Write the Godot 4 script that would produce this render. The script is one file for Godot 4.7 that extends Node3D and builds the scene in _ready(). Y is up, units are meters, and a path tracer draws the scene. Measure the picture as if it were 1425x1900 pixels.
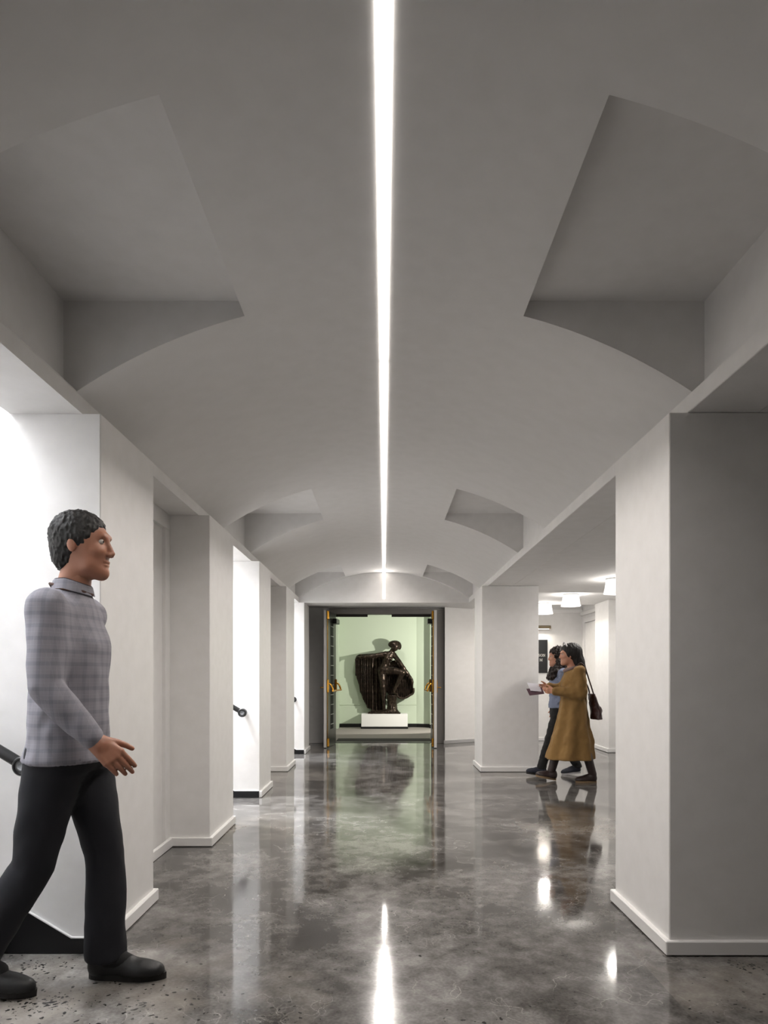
extends Node3D
# A vaulted lobby corridor: polished concrete floor, white piers, coffered vault with a line of light,
# three stair openings on one side, a side passage on the other, bronze statue beyond open doors, three walkers.
# x runs to the right, y up, the corridor runs along -z.

const EYE := 1.22          # camera height
const FOCAL := 1300.0      # pixels, for a 1425 x 1900 frame
const SOFFIT := 2.378      # underside of the beams and tops of the piers
const SPRING := 2.456      # where the vault starts
const CROWN := 2.858
const VAULT_R := 2.4
const HALF := 1.334        # half span of the vault
const PIER := 1.25         # face of the piers
const COFFER := 0.604      # inner edge of the coffers
const PITCH := 3.95

var M := {}
var taken := {}

func _ready() -> void:
	# ---- camera
	var cam := Camera3D.new()
	cam.name = "camera"
	cam.projection = Camera3D.PROJECTION_FRUSTUM
	cam.keep_aspect = Camera3D.KEEP_HEIGHT
	cam.near = 0.05
	cam.far = 60.0
	cam.size = 2.0 * cam.near * 950.0 / FOCAL
	cam.frustum_offset = Vector2(0.0, cam.near * (1255.0 - 950.0) / FOCAL)
	cam.position = Vector3(0, EYE, 0)
	add_child(cam)
	cam.current = true
	# ---- environment: indoors, nothing but the lamps gives light
	var env := Environment.new()
	env.background_mode = Environment.BG_COLOR
	env.background_color = Color(0, 0, 0)
	env.tonemap_mode = Environment.TONE_MAPPER_LINEAR
	env.tonemap_exposure = 1.2
	env.sdfgi_enabled = true
	env.ssao_enabled = true
	env.ssil_enabled = true
	var we := WorldEnvironment.new()
	we.name = "environment"
	we.environment = env
	add_child(we)
	make_materials()
	# ---- lamps that stand in the place: line of light, stair ceiling panels
	line_of_light()
	for k in 3:
		stair_panel(2.46 + PITCH * k, STAIR_ENERGY[k], k)
	# ---- setting
	make_floor()
	make_ceiling()
	make_walls()
	for k in 3:
		staircase(1.86 + PITCH * k, 3.09 + PITCH * k, k)
	piers()
	end_wall()
	passage()
	gallery()
	# ---- things
	double_door()
	ceiling_lamps()
	wall_sign()
	statue()
	for k in 3:
		handrail(3.09 + PITCH * k, k)
	man()
	second_woman()
	coat_woman()

const STAIR_ENERGY := [15.0, 36.0, 36.0]

# ------------------------------------------------------------------ tools
func D(x: float, y: float, d: float) -> Vector3:
	return Vector3(x, y, -d)

func numbered(n: String) -> String:
	if not taken.has(n):
		taken[n] = 0
		return n
	taken[n] += 1
	return "%s_%03d" % [n, taken[n]]

func thing(called: String, label: String, category: String, at := Vector3.ZERO, group := "", kind := "") -> Node3D:
	var o := Node3D.new()
	o.name = numbered(called)
	add_child(o, true)
	o.position = at
	o.set_meta("label", label)
	o.set_meta("category", category)
	if group:
		o.set_meta("group", group)
	if kind:
		o.set_meta("kind", kind)
	return o

func part(called: String, mesh: Mesh, mat: Material, parent: Node, label := "") -> MeshInstance3D:
	var o := MeshInstance3D.new()
	o.name = called
	o.mesh = mesh
	o.material_override = mat
	o.cast_shadow = GeometryInstance3D.SHADOW_CASTING_SETTING_ON
	parent.add_child(o, true)
	if label:
		o.set_meta("label", label)
	return o

# a thing that is one mesh
func single(called: String, label: String, category: String, mesh: Mesh, mat: Material, at := Vector3.ZERO, group := "", kind := "") -> MeshInstance3D:
	var o := part(numbered(called), mesh, mat, self, label)
	o.position = at
	o.set_meta("category", category)
	if group:
		o.set_meta("group", group)
	if kind:
		o.set_meta("kind", kind)
	return o

# collects triangles
class Shape:
	var v := PackedVector3Array()
	var n := PackedVector3Array()
	var uv := PackedVector2Array()
	var uv2 := PackedVector2Array()
	var ix := PackedInt32Array()

	func tri(a: Vector3, b: Vector3, c: Vector3, nrm := Vector3.ZERO) -> void:
		var g := (c - a).cross(b - a)
		if nrm == Vector3.ZERO:
			nrm = g
		elif g.dot(nrm) < 0.0:
			var t := b
			b = c
			c = t
		nrm = nrm.normalized()
		var s := v.size()
		v.append_array([a, b, c])
		n.append_array([nrm, nrm, nrm])
		ix.append_array([s, s + 1, s + 2])

	func quad(a: Vector3, b: Vector3, c: Vector3, d: Vector3, nrm: Vector3) -> void:
		tri(a, b, c, nrm)
		tri(a, c, d, nrm)

	# a box with its edges chamfered by ch
	func box(lo: Vector3, hi: Vector3, ch := 0.0) -> void:
		if lo.z > hi.z:
			var t := lo.z
			lo.z = hi.z
			hi.z = t
		var mid := (lo + hi) * 0.5
		var h := (hi - lo) * 0.5
		for ax in 3:
			var bx := (ax + 1) % 3
			var cx := (ax + 2) % 3
			for s in [-1.0, 1.0]:
				var pts := []
				for q in [[-1.0, -1.0], [1.0, -1.0], [1.0, 1.0], [-1.0, 1.0]]:
					var p := Vector3.ZERO
					p[ax] = s * h[ax]
					p[bx] = q[0] * (h[bx] - ch)
					p[cx] = q[1] * (h[cx] - ch)
					pts.append(mid + p)
				var nn := Vector3.ZERO
				nn[ax] = s
				quad(pts[0], pts[1], pts[2], pts[3], nn)
			if ch > 0.0:
				for s in [-1.0, 1.0]:
					for t in [-1.0, 1.0]:
						var pts := []
						for q in [[0, -1.0], [0, 1.0], [1, 1.0], [1, -1.0]]:
							var p := Vector3.ZERO
							p[bx] = s * (h[bx] - (ch if q[0] == 1 else 0.0))
							p[cx] = t * (h[cx] - (ch if q[0] == 0 else 0.0))
							p[ax] = q[1] * (h[ax] - ch)
							pts.append(mid + p)
						var nn := Vector3.ZERO
						nn[bx] = s
						nn[cx] = t
						quad(pts[0], pts[1], pts[2], pts[3], nn)
		if ch > 0.0:
			for sx in [-1.0, 1.0]:
				for sy in [-1.0, 1.0]:
					for sz in [-1.0, 1.0]:
						tri(mid + Vector3(sx * h.x, sy * (h.y - ch), sz * (h.z - ch)), mid + Vector3(sx * (h.x - ch), sy * h.y, sz * (h.z - ch)), mid + Vector3(sx * (h.x - ch), sy * (h.y - ch), sz * h.z), Vector3(sx, sy, sz))

	func turning(poly: PackedVector2Array) -> float:
		var area := 0.0
		for k in poly.size():
			area += poly[k].cross(poly[(k + 1) % poly.size()])
		return -signf(area)

	# a flat polygon (x, y) pushed from z0 to z1
	func prism(poly: PackedVector2Array, z0: float, z1: float) -> void:
		var t := Geometry2D.triangulate_polygon(poly)
		for k in range(0, t.size(), 3):
			for z in [z0, z1]:
				var a := poly[t[k]]
				var b := poly[t[k + 1]]
				var c := poly[t[k + 2]]
				tri(Vector3(a.x, a.y, z), Vector3(b.x, b.y, z), Vector3(c.x, c.y, z), Vector3(0, 0, signf(z - (z0 + z1) * 0.5)))
		var turn := turning(poly)
		for k in poly.size():
			var a := poly[k]
			var b := poly[(k + 1) % poly.size()]
			var e := (b - a)
			quad(Vector3(a.x, a.y, z0), Vector3(b.x, b.y, z0), Vector3(b.x, b.y, z1), Vector3(a.x, a.y, z1), Vector3(-e.y, e.x, 0) * turn)

	# a flat polygon (x, z) pushed from y0 to y1
	func upright(poly: PackedVector2Array, y0: float, y1: float) -> void:
		var t := Geometry2D.triangulate_polygon(poly)
		for k in range(0, t.size(), 3):
			for y in [y0, y1]:
				var a := poly[t[k]]
				var b := poly[t[k + 1]]
				var c := poly[t[k + 2]]
				tri(Vector3(a.x, y, a.y), Vector3(b.x, y, b.y), Vector3(c.x, y, c.y), Vector3(0, signf(y - (y0 + y1) * 0.5), 0))
		var turn := turning(poly)
		for k in poly.size():
			var a := poly[k]
			var b := poly[(k + 1) % poly.size()]
			var e := (b - a)
			quad(Vector3(a.x, y0, a.y), Vector3(b.x, y0, b.y), Vector3(b.x, y1, b.y), Vector3(a.x, y1, a.y), Vector3(-e.y, 0, e.x) * turn)

	func smooth_grid(rows: Array, closed: bool) -> void:
		# rows of equally many points, smooth normals
		var w: int = rows[0].size()
		var s := v.size()
		for r in rows.size():
			for c in w:
				v.append(rows[r][c])
				var up: Vector3 = rows[mini(r + 1, rows.size() - 1)][c] - rows[maxi(r - 1, 0)][c]
				var side: Vector3 = (rows[r][(c + 1) % w] - rows[r][(c - 1 + w) % w]) if closed else rows[r][mini(c + 1, w - 1)] - rows[r][maxi(c - 1, 0)]
				var nn := side.cross(up)
				n.append(nn.normalized() if nn.length() > 1e-9 else Vector3.UP)
		for r in rows.size() - 1:
			for c in (w if closed else w - 1):
				var a := s + r * w + c
				var b := s + r * w + (c + 1) % w
				ix.append_array([a, a + w, b, b, a + w, b + w])

	# a turned shape: profile of (radius, height)
	func lathe(profile: Array, at := Vector3.ZERO, seg := 32, basis := Basis()) -> void:
		for k in profile.size() - 1:
			var rows := []
			for q in [profile[k], profile[k + 1]]:
				var ring := []
				for c in seg:
					var a := TAU * c / seg
					ring.append(at + basis * Vector3(cos(a) * q[0], q[1], -sin(a) * q[0]))
				rows.append(ring)
			smooth_grid(rows, true)

	func smooth_lathe(profile: Array, at := Vector3.ZERO, seg := 32, basis := Basis()) -> void:
		var rows := []
		for q in profile:
			var ring := []
			for c in seg:
				var a := TAU * c / seg
				ring.append(at + basis * Vector3(cos(a) * q[0], q[1], -sin(a) * q[0]))
			rows.append(ring)
		smooth_grid(rows, true)

	# a tube along a path; radii may be one number or a list
	func tube(path: Array, radii, seg := 12, caps := true) -> void:
		var rows := []
		var side := Vector3.ZERO
		for k in path.size():
			var t: Vector3 = (path[mini(k + 1, path.size() - 1)] - path[maxi(k - 1, 0)]).normalized()
			if side == Vector3.ZERO:
				side = t.cross(Vector3.UP if absf(t.y) < 0.9 else Vector3.RIGHT).normalized()
			side = (side - t * side.dot(t)).normalized()
			var up := t.cross(side)
			var r: float = radii[k] if radii is Array else radii
			var ring := []
			for c in seg:
				var a := TAU * c / seg
				ring.append(path[k] + (side * cos(a) + up * sin(a)) * r)
			rows.append(ring)
		smooth_grid(rows, true)
		if caps:
			for e in [0, path.size() - 1]:
				var out: Vector3 = (path[0] - path[1]) if e == 0 else (path[-1] - path[-2])
				for c in seg:
					tri(path[e], rows[e][c], rows[e][(c + 1) % seg], out)

	func mesh() -> ArrayMesh:
		var a := []
		a.resize(Mesh.ARRAY_MAX)
		a[Mesh.ARRAY_VERTEX] = v
		a[Mesh.ARRAY_NORMAL] = n
		a[Mesh.ARRAY_INDEX] = ix
		if uv.size() == v.size():
			a[Mesh.ARRAY_TEX_UV] = uv
		if uv2.size() == v.size():
			a[Mesh.ARRAY_TEX_UV2] = uv2
		var m := ArrayMesh.new()
		m.add_surface_from_arrays(Mesh.PRIMITIVE_TRIANGLES, a)
		return m

func box_mesh(lo: Vector3, hi: Vector3, ch := 0.0) -> ArrayMesh:
	var s := Shape.new()
	s.box(lo, hi, ch)
	return s.mesh()

# a distance field on a grid, meshed as surface nets
class Field:
	var o: Vector3
	var h: float
	var nx: int
	var ny: int
	var nz: int
	var f := PackedFloat32Array()

	func _init(lo: Vector3, hi: Vector3, cell: float) -> void:
		o = lo
		h = cell
		nx = int(ceil((hi.x - lo.x) / cell)) + 2
		ny = int(ceil((hi.y - lo.y) / cell)) + 2
		nz = int(ceil((hi.z - lo.z) / cell)) + 2
		f.resize(nx * ny * nz)
		f.fill(1.0)

	func span(lo: Vector3, hi: Vector3, pad: float) -> Array:
		var a := (lo - Vector3.ONE * pad - o) / h
		var b := (hi + Vector3.ONE * pad - o) / h
		return [maxi(0, int(a.x)), mini(nx - 1, int(b.x) + 1), maxi(0, int(a.y)), mini(ny - 1, int(b.y) + 1), maxi(0, int(a.z)), mini(nz - 1, int(b.z) + 1)]

	# tapered capsule from a to b
	func cap(a: Vector3, b: Vector3, ra: float, rb: float, k := 0.03) -> void:
		var r := maxf(ra, rb)
		var w := span(a.min(b), a.max(b), r + k + h * 2.0)
		var ba := b - a
		var bb := maxf(ba.dot(ba), 1e-9)
		for z in range(w[4], w[5] + 1):
			for y in range(w[2], w[3] + 1):
				var row := (z * ny + y) * nx
				for x in range(w[0], w[1] + 1):
					var p := o + Vector3(x, y, z) * h - a
					var t := clampf(p.dot(ba) / bb, 0.0, 1.0)
					var d := (p - ba * t).length() - (ra + (rb - ra) * t)
					var c := f[row + x]
					var q := maxf(k - absf(c - d), 0.0)
					f[row + x] = minf(c, d) - q * q * 0.25 / k

	# tapered capsules end to end, joined without swelling at the joints, then blended into the field
	func chain(pts: Array, radii: Array, k := 0.03) -> void:
		var lo: Vector3 = pts[0]
		var hi: Vector3 = pts[0]
		var r := 0.0
		for i in pts.size():
			lo = lo.min(pts[i])
			hi = hi.max(pts[i])
			r = maxf(r, radii[i])
		var w := span(lo, hi, r + k + h * 2.0)
		var reach := r + k + h * 2.0
		var seg := []
		for i in pts.size() - 1:
			var ba: Vector3 = pts[i + 1] - pts[i]
			seg.append([pts[i], ba, maxf(ba.dot(ba), 1e-9), radii[i], radii[i + 1] - radii[i]])
		for z in range(w[4], w[5] + 1):
			for y in range(w[2], w[3] + 1):
				var row := (z * ny + y) * nx
				for x in range(w[0], w[1] + 1):
					var at := o + Vector3(x, y, z) * h
					var d := 1.0
					for s in seg:
						var p: Vector3 = at - s[0]
						var ba: Vector3 = s[1]
						var t := clampf(p.dot(ba) / s[2], 0.0, 1.0)
						d = minf(d, (p - ba * t).length() - (s[3] + s[4] * t))
					if d > reach:
						continue
					var c := f[row + x]
					var q := maxf(k - absf(c - d), 0.0)
					f[row + x] = minf(c, d) - q * q * 0.25 / k

	# ellipsoid; carve takes it away
	func ell(c: Vector3, r: Vector3, k := 0.03, basis := Basis(), carve := false) -> void:
		var m := maxf(r.x, maxf(r.y, r.z))
		var w := span(c, c, m + k + h * 2.0)
		var inv := basis.inverse()
		for z in range(w[4], w[5] + 1):
			for y in range(w[2], w[3] + 1):
				var row := (z * ny + y) * nx
				for x in range(w[0], w[1] + 1):
					var p := inv * (o + Vector3(x, y, z) * h - c)
					var e := p / r
					var l := e.length()
					var g := (e / r).length()
					var d := -minf(r.x, minf(r.y, r.z)) if g < 1e-6 else l * (l - 1.0) / g
					var v := f[row + x]
					if carve:
						var q := maxf(k - absf(v + d), 0.0)
						f[row + x] = maxf(v, -d) + q * q * 0.25 / k
					else:
						var q := maxf(k - absf(v - d), 0.0)
						f[row + x] = minf(v, d) - q * q * 0.25 / k

	# elliptical sections stacked in y: rings of [y, cx, cz, rx, rz]; folds waves deepening towards the foot
	func loft(rings: Array, k := 0.03, folds := 0, depth := 0.0, phase := 0.0) -> void:
		var y0: float = rings[0][0]
		var y1: float = rings[-1][0]
		var lo := Vector3(1e9, y0, 1e9)
		var hi := Vector3(-1e9, y1, -1e9)
		for g in rings:
			lo.x = minf(lo.x, g[1] - g[3])
			hi.x = maxf(hi.x, g[1] + g[3])
			lo.z = minf(lo.z, g[2] - g[4])
			hi.z = maxf(hi.z, g[2] + g[4])
		var w := span(lo, hi, k + h * 2.0 + depth)
		for y in range(w[2], w[3] + 1):
			var py := o.y + y * h
			var cy := clampf(py, y0, y1)
			var i := 0
			while i < rings.size() - 2 and rings[i + 1][0] < cy:
				i += 1
			var A: Array = rings[i]
			var B: Array = rings[i + 1]
			var t: float = clampf((cy - A[0]) / (B[0] - A[0]), 0.0, 1.0)
			t = t * t * (3.0 - 2.0 * t) * 0.5 + t * 0.5
			var cx: float = lerpf(A[1], B[1], t)
			var cz: float = lerpf(A[2], B[2], t)
			var rx: float = lerpf(A[3], B[3], t)
			var rz: float = lerpf(A[4], B[4], t)
			var wave := depth * clampf((y1 - cy) / (y1 - y0), 0.0, 1.0)
			var m := minf(rx, rz)
			for z in range(w[4], w[5] + 1):
				var row := (z * ny + y) * nx
				var ez := (o.z + z * h - cz) / rz
				for x in range(w[0], w[1] + 1):
					var ex := (o.x + x * h - cx) / rx
					var l := sqrt(ex * ex + ez * ez)
					var gg := sqrt(ex * ex / (rx * rx) + ez * ez / (rz * rz))
					var d := -m if gg < 1e-6 else l * (l - 1.0) / gg
					if folds > 0:
						d -= wave * sin(atan2(ez, ex) * folds + phase + sin(py * 9.0) * 0.3)
					var e := absf(py - cy)
					if e > 0.0:
						d = e if d < 0.0 else sqrt(d * d + e * e)
					var v := f[row + x]
					var q := maxf(k - absf(v - d), 0.0)
					f[row + x] = minf(v, d) - q * q * 0.25 / k

	# keep only what lies above (side 1) or below (side -1) a height
	func cut_y(level: float, side: float) -> void:
		for y in ny:
			var d := (level - (o.y + y * h)) * side
			if d > -h * 3.0:
				for z in nz:
					var row := (z * ny + y) * nx
					for x in nx:
						f[row + x] = maxf(f[row + x], d)

	func wrinkle(amount: float, freq: Vector3, seed_value: int, lo_y := -1e9, hi_y := 1e9) -> void:
		var ns := FastNoiseLite.new()
		ns.seed = seed_value
		ns.frequency = 1.0
		ns.fractal_octaves = 2
		for z in nz:
			for y in ny:
				var py := o.y + y * h
				if py < lo_y or py > hi_y:
					continue
				var row := (z * ny + y) * nx
				for x in nx:
					if absf(f[row + x]) < 0.05:
						f[row + x] += amount * ns.get_noise_3d((o.x + x * h) * freq.x, py * freq.y, (o.z + z * h) * freq.z)

	func into(s: Shape) -> void:
		var at := PackedInt32Array()
		at.resize(nx * ny * nz)
		at.fill(-1)
		var sy := nx
		var sz := nx * ny
		var base := s.v.size()
		var count := 0
		for z in nz - 1:
			for y in ny - 1:
				var row := (z * ny + y) * nx
				for x in nx - 1:
					var i := row + x
					var a := f[i]
					var b := f[i + 1]
					var c := f[i + sy]
					var d := f[i + sy + 1]
					var e := f[i + sz]
					var g := f[i + sz + 1]
					var p := f[i + sz + sy]
					var q := f[i + sz + sy + 1]
					var neg := int(a < 0.0) + int(b < 0.0) + int(c < 0.0) + int(d < 0.0) + int(e < 0.0) + int(g < 0.0) + int(p < 0.0) + int(q < 0.0)
					if neg == 0 or neg == 8:
						continue
					var sum := Vector3.ZERO
					var m := 0
					if (a < 0.0) != (b < 0.0): sum += Vector3(a / (a - b), 0, 0); m += 1
					if (c < 0.0) != (d < 0.0): sum += Vector3(c / (c - d), 1, 0); m += 1
					if (e < 0.0) != (g < 0.0): sum += Vector3(e / (e - g), 0, 1); m += 1
					if (p < 0.0) != (q < 0.0): sum += Vector3(p / (p - q), 1, 1); m += 1
					if (a < 0.0) != (c < 0.0): sum += Vector3(0, a / (a - c), 0); m += 1
					if (b < 0.0) != (d < 0.0): sum += Vector3(1, b / (b - d), 0); m += 1
					if (e < 0.0) != (p < 0.0): sum += Vector3(0, e / (e - p), 1); m += 1
					if (g < 0.0) != (q < 0.0): sum += Vector3(1, g / (g - q), 1); m += 1
					if (a < 0.0) != (e < 0.0): sum += Vector3(0, 0, a / (a - e)); m += 1
					if (b < 0.0) != (g < 0.0): sum += Vector3(1, 0, b / (b - g)); m += 1
					if (c < 0.0) != (p < 0.0): sum += Vector3(0, 1, c / (c - p)); m += 1
					if (d < 0.0) != (q < 0.0): sum += Vector3(1, 1, d / (d - q)); m += 1
					at[i] = base + count
					count += 1
					s.v.append(o + (Vector3(x, y, z) + sum / float(m)) * h)
					s.n.append(Vector3(b + d + g + q - a - c - e - p, c + d + p + q - a - b - e - g, e + g + p + q - a - b - c - d).normalized())
		for z in range(1, nz - 1):
			for y in range(1, ny - 1):
				var row := (z * ny + y) * nx
				for x in range(1, nx - 1):
					var i := row + x
					if at[i] < 0 and f[i] > h * 2.0:
						continue
					var inside := f[i] < 0.0
					if inside != (f[i + 1] < 0.0):
						face(s, at[i], at[i - sy], at[i - sy - sz], at[i - sz], inside)
					if inside != (f[i + sy] < 0.0):
						face(s, at[i], at[i - sz], at[i - sz - 1], at[i - 1], inside)
					if inside != (f[i + sz] < 0.0):
						face(s, at[i], at[i - 1], at[i - 1 - sy], at[i - sy], inside)

	func face(s: Shape, a: int, b: int, c: int, d: int, inside: bool) -> void:
		if a < 0 or b < 0 or c < 0 or d < 0:
			return
		if inside:
			s.ix.append_array([a, c, b, a, d, c])
		else:
			s.ix.append_array([a, b, c, a, c, d])

	func mesh() -> ArrayMesh:
		var s := Shape.new()
		into(s)
		return s.mesh()

# ------------------------------------------------------------------ materials
func paint(c: Color, rough: float, metal := 0.0) -> StandardMaterial3D:
	var m := StandardMaterial3D.new()
	m.albedo_color = c
	m.roughness = rough
	m.metallic = metal
	return m

func noise_tex(freq: float, seed_value: int, size: int, ramp: Gradient = null, normal := 0.0, octaves := 4, kind := FastNoiseLite.TYPE_SIMPLEX_SMOOTH) -> NoiseTexture2D:
	var ns := FastNoiseLite.new()
	ns.noise_type = kind
	ns.seed = seed_value
	ns.frequency = freq
	ns.fractal_octaves = octaves
	var t := NoiseTexture2D.new()
	t.width = size
	t.height = size
	t.seamless = true
	t.noise = ns
	if ramp:
		t.color_ramp = ramp
	if normal > 0.0:
		t.as_normal_map = true
		t.bump_strength = normal
	return t

func ramp(points: Array) -> Gradient:
	var g := Gradient.new()
	var offs := PackedFloat32Array()
	var cols := PackedColorArray()
	for p in points:
		offs.append(p[0])
		cols.append(p[1])
	g.offsets = offs
	g.colors = cols
	return g

func triplanar(m: StandardMaterial3D, scale: float) -> StandardMaterial3D:
	m.uv1_triplanar = true
	m.uv1_world_triplanar = true
	m.uv1_scale = Vector3.ONE * scale
	return m

func glow(c: Color, energy: float) -> StandardMaterial3D:
	var m := paint(c, 0.6)
	m.emission_enabled = true
	m.emission = c
	m.emission_energy_multiplier = energy
	return m

func make_materials() -> void:
	# roller-stippled wall paint
	var stipple := noise_tex(0.09, 5, 256, null, 1.2, 3)
	var wall := triplanar(paint(Color(0.93, 0.924, 0.919), 0.42), 1.4)
	wall.albedo_texture = noise_tex(0.02, 6, 256, ramp([[0.0, Color(0.975, 0.975, 0.972)], [1.0, Color(1, 1, 1)]]))
	wall.normal_enabled = true
	wall.normal_texture = stipple
	wall.normal_scale = 0.05
	M.wall = wall
	var ceil_m: StandardMaterial3D = wall.duplicate()
	ceil_m.roughness = 0.8
	M.ceiling = ceil_m
	M.trim = paint(Color(0.925, 0.92, 0.915), 0.32)
	M.black_base = paint(Color(0.052, 0.054, 0.066), 0.35)
	M.step = paint(Color(0.72, 0.70, 0.68), 0.5)
	M.rail = paint(Color(0.055, 0.056, 0.065), 0.35)
	M.door_dark = paint(Color(0.27, 0.26, 0.255), 0.38)
	M.door_edge = paint(Color(0.80, 0.79, 0.775), 0.4)
	M.black = paint(Color(0.045, 0.045, 0.05), 0.3)
	M.inlay = paint(Color(0.04, 0.04, 0.045), 0.7)
	M.tick = paint(Color(0.72, 0.72, 0.72), 0.35)
	M.brass = paint(Color(0.86, 0.63, 0.25), 0.22, 1.0)
	M.frame = paint(Color(0.58, 0.565, 0.55), 0.4)
	M.green = triplanar(paint(Color(0.755, 0.80, 0.72), 0.6), 1.4)
	M.green.normal_enabled = true
	M.green.normal_texture = stipple
	M.green.normal_scale = 0.05
	M.plinth = paint(Color(0.93, 0.925, 0.92), 0.35)
	M.carpet = triplanar(paint(Color(0.62, 0.595, 0.575), 0.95), 2.0)
	M.carpet.albedo_texture = noise_tex(0.35, 8, 256, ramp([[0.0, Color(0.8, 0.8, 0.8)], [1.0, Color(1, 1, 1)]]))
	M.mat = triplanar(paint(Color(0.16, 0.145, 0.14), 0.9), 3.0)  # carpet darkened by colour for the shade inside the doorway
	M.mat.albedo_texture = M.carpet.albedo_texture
	M.strip = glow(Color(1.0, 0.985, 0.96), 1.35)
	M.panel = glow(Color(0.97, 0.985, 1.0), 3.0)
	M.lamp = glow(Color(1.0, 0.97, 0.93), 1.6)
	M.lamp_white = paint(Color(0.92, 0.92, 0.91), 0.4)
	var g := StandardMaterial3D.new()
	g.albedo_color = Color(0.96, 0.97, 0.97, 0.12)
	g.transparency = BaseMaterial3D.TRANSPARENCY_ALPHA
	g.roughness = 0.03
	M.glass = g
	M.steel = paint(Color(0.62, 0.57, 0.48), 0.3, 1.0)
	M.door_brown = paint(Color(0.20, 0.165, 0.15), 0.45)
	M.sign_black = paint(Color(0.06, 0.058, 0.07), 0.45)
	M.letter = paint(Color(0.85, 0.84, 0.82), 0.5)
	# bronze with a worn, mottled patina
	var bz := triplanar(paint(Color(1, 1, 1), 0.34, 0.7), 1.6)
	bz.albedo_texture = noise_tex(0.03, 12, 256, ramp([[0.25, Color(0.16, 0.13, 0.11)], [0.6, Color(0.25, 0.205, 0.175)], [0.85, Color(0.37, 0.315, 0.27)]]))
	M.bronze = bz
	# polished concrete
	var fl := StandardMaterial3D.new()
	fl.albedo_texture = concrete_texture()
	fl.roughness = 1.0
	fl.roughness_texture = noise_tex(0.006, 21, 512, ramp([[0.2, Color(0.05, 0.05, 0.05)], [0.5, Color(0.075, 0.075, 0.075)], [0.8, Color(0.13, 0.13, 0.13)]]))
	fl.roughness_texture_channel = BaseMaterial3D.TEXTURE_CHANNEL_RED
	fl.metallic_specular = 0.5
	fl.normal_enabled = true
	fl.normal_texture = noise_tex(0.006, 23, 512, null, 6.0, 2)
	fl.normal_scale = 0.035
	fl.detail_enabled = true
	fl.detail_uv_layer = BaseMaterial3D.DETAIL_UV_2
	fl.detail_blend_mode = BaseMaterial3D.BLEND_MODE_MIX
	fl.detail_albedo = aggregate_texture()
	M.floor = fl

# clouded grey cement with pale hairline cracks; one tile is 4 m
func concrete_texture() -> ImageTexture:
	var n := 2048
	var a := noise_image(0.0016, 31, n, 5)
	var b := noise_image(0.0075, 32, n, 5)
	var c := noise_image(0.11, 33, n, 2)
	var e := noise_image(0.022, 34, n, 5)
	var out := PackedByteArray()
	out.resize(n * n * 3)
	for i in n * n:
		var t := (a[i] * 0.45 + b[i] * 0.33 + e[i] * 0.22) / 255.0
		t = clampf((t - 0.5) * 2.4 + 0.5, 0.0, 1.0)
		var s := 57.0 + 70.0 * t + (c[i] - 128.0) * 0.10
		out[i * 3] = int(s + 1.5)
		out[i * 3 + 1] = int(s - 1.0)
		out[i * 3 + 2] = int(s - 3.5)
	var im := Image.create_from_data(n, n, false, Image.FORMAT_RGB8, out)
	# hairline cracks: wandering branches
	var rng := RandomNumberGenerator.new()
	rng.seed = 77
	for k in 150:
		crack(im, rng, Vector2(rng.randf() * n, rng.randf() * n), rng.randf() * TAU, rng.randi_range(60, 260), rng.randf_range(0.15, 0.6), 0)
	return ImageTexture.create_from_image(im)

func crack(im: Image, rng: RandomNumberGenerator, p: Vector2, dir: float, steps: int, strength: float, level: int) -> void:
	var n := im.get_width()
	var bend := 0.0
	for k in steps:
		bend = bend * 0.8 + rng.randf_range(-0.5, 0.5)
		dir += bend * 0.22 + (rng.randf_range(-1.0, 1.0) if rng.randf() < 0.06 else 0.0)
		p += Vector2.from_angle(dir) * 1.5
		var fade := strength * sin(PI * clampf((k + 4.0) / (steps + 8.0), 0.0, 1.0)) * rng.randf_range(0.5, 1.2)
		for q in [Vector2i(0, 0), Vector2i(1, 0), Vector2i(0, 1)]:
			var x := posmod(int(p.x) + q.x, n)
			var y := posmod(int(p.y) + q.y, n)
			var w := fade * (1.0 if q == Vector2i(0, 0) else 0.6)
			im.set_pixel(x, y, im.get_pixel(x, y).lerp(Color(0.86, 0.84, 0.81), clampf(w, 0.0, 0.9)))
		if level < 2 and rng.randf() < 0.012:
			crack(im, rng, p, dir + rng.randf_range(0.5, 1.3) * (1.0 if rng.randf() < 0.5 else -1.0), int(steps * 0.5), strength * 0.75, level + 1)

func noise_image(freq: float, seed_value: int, n: int, octaves: int) -> PackedByteArray:
	var ns := FastNoiseLite.new()
	ns.noise_type = FastNoiseLite.TYPE_SIMPLEX_SMOOTH
	ns.seed = seed_value
	ns.frequency = freq
	ns.fractal_octaves = octaves
	ns.fractal_gain = 0.55
	return ns.get_seamless_image(n, n, false, false, 0.12).get_data()

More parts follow.
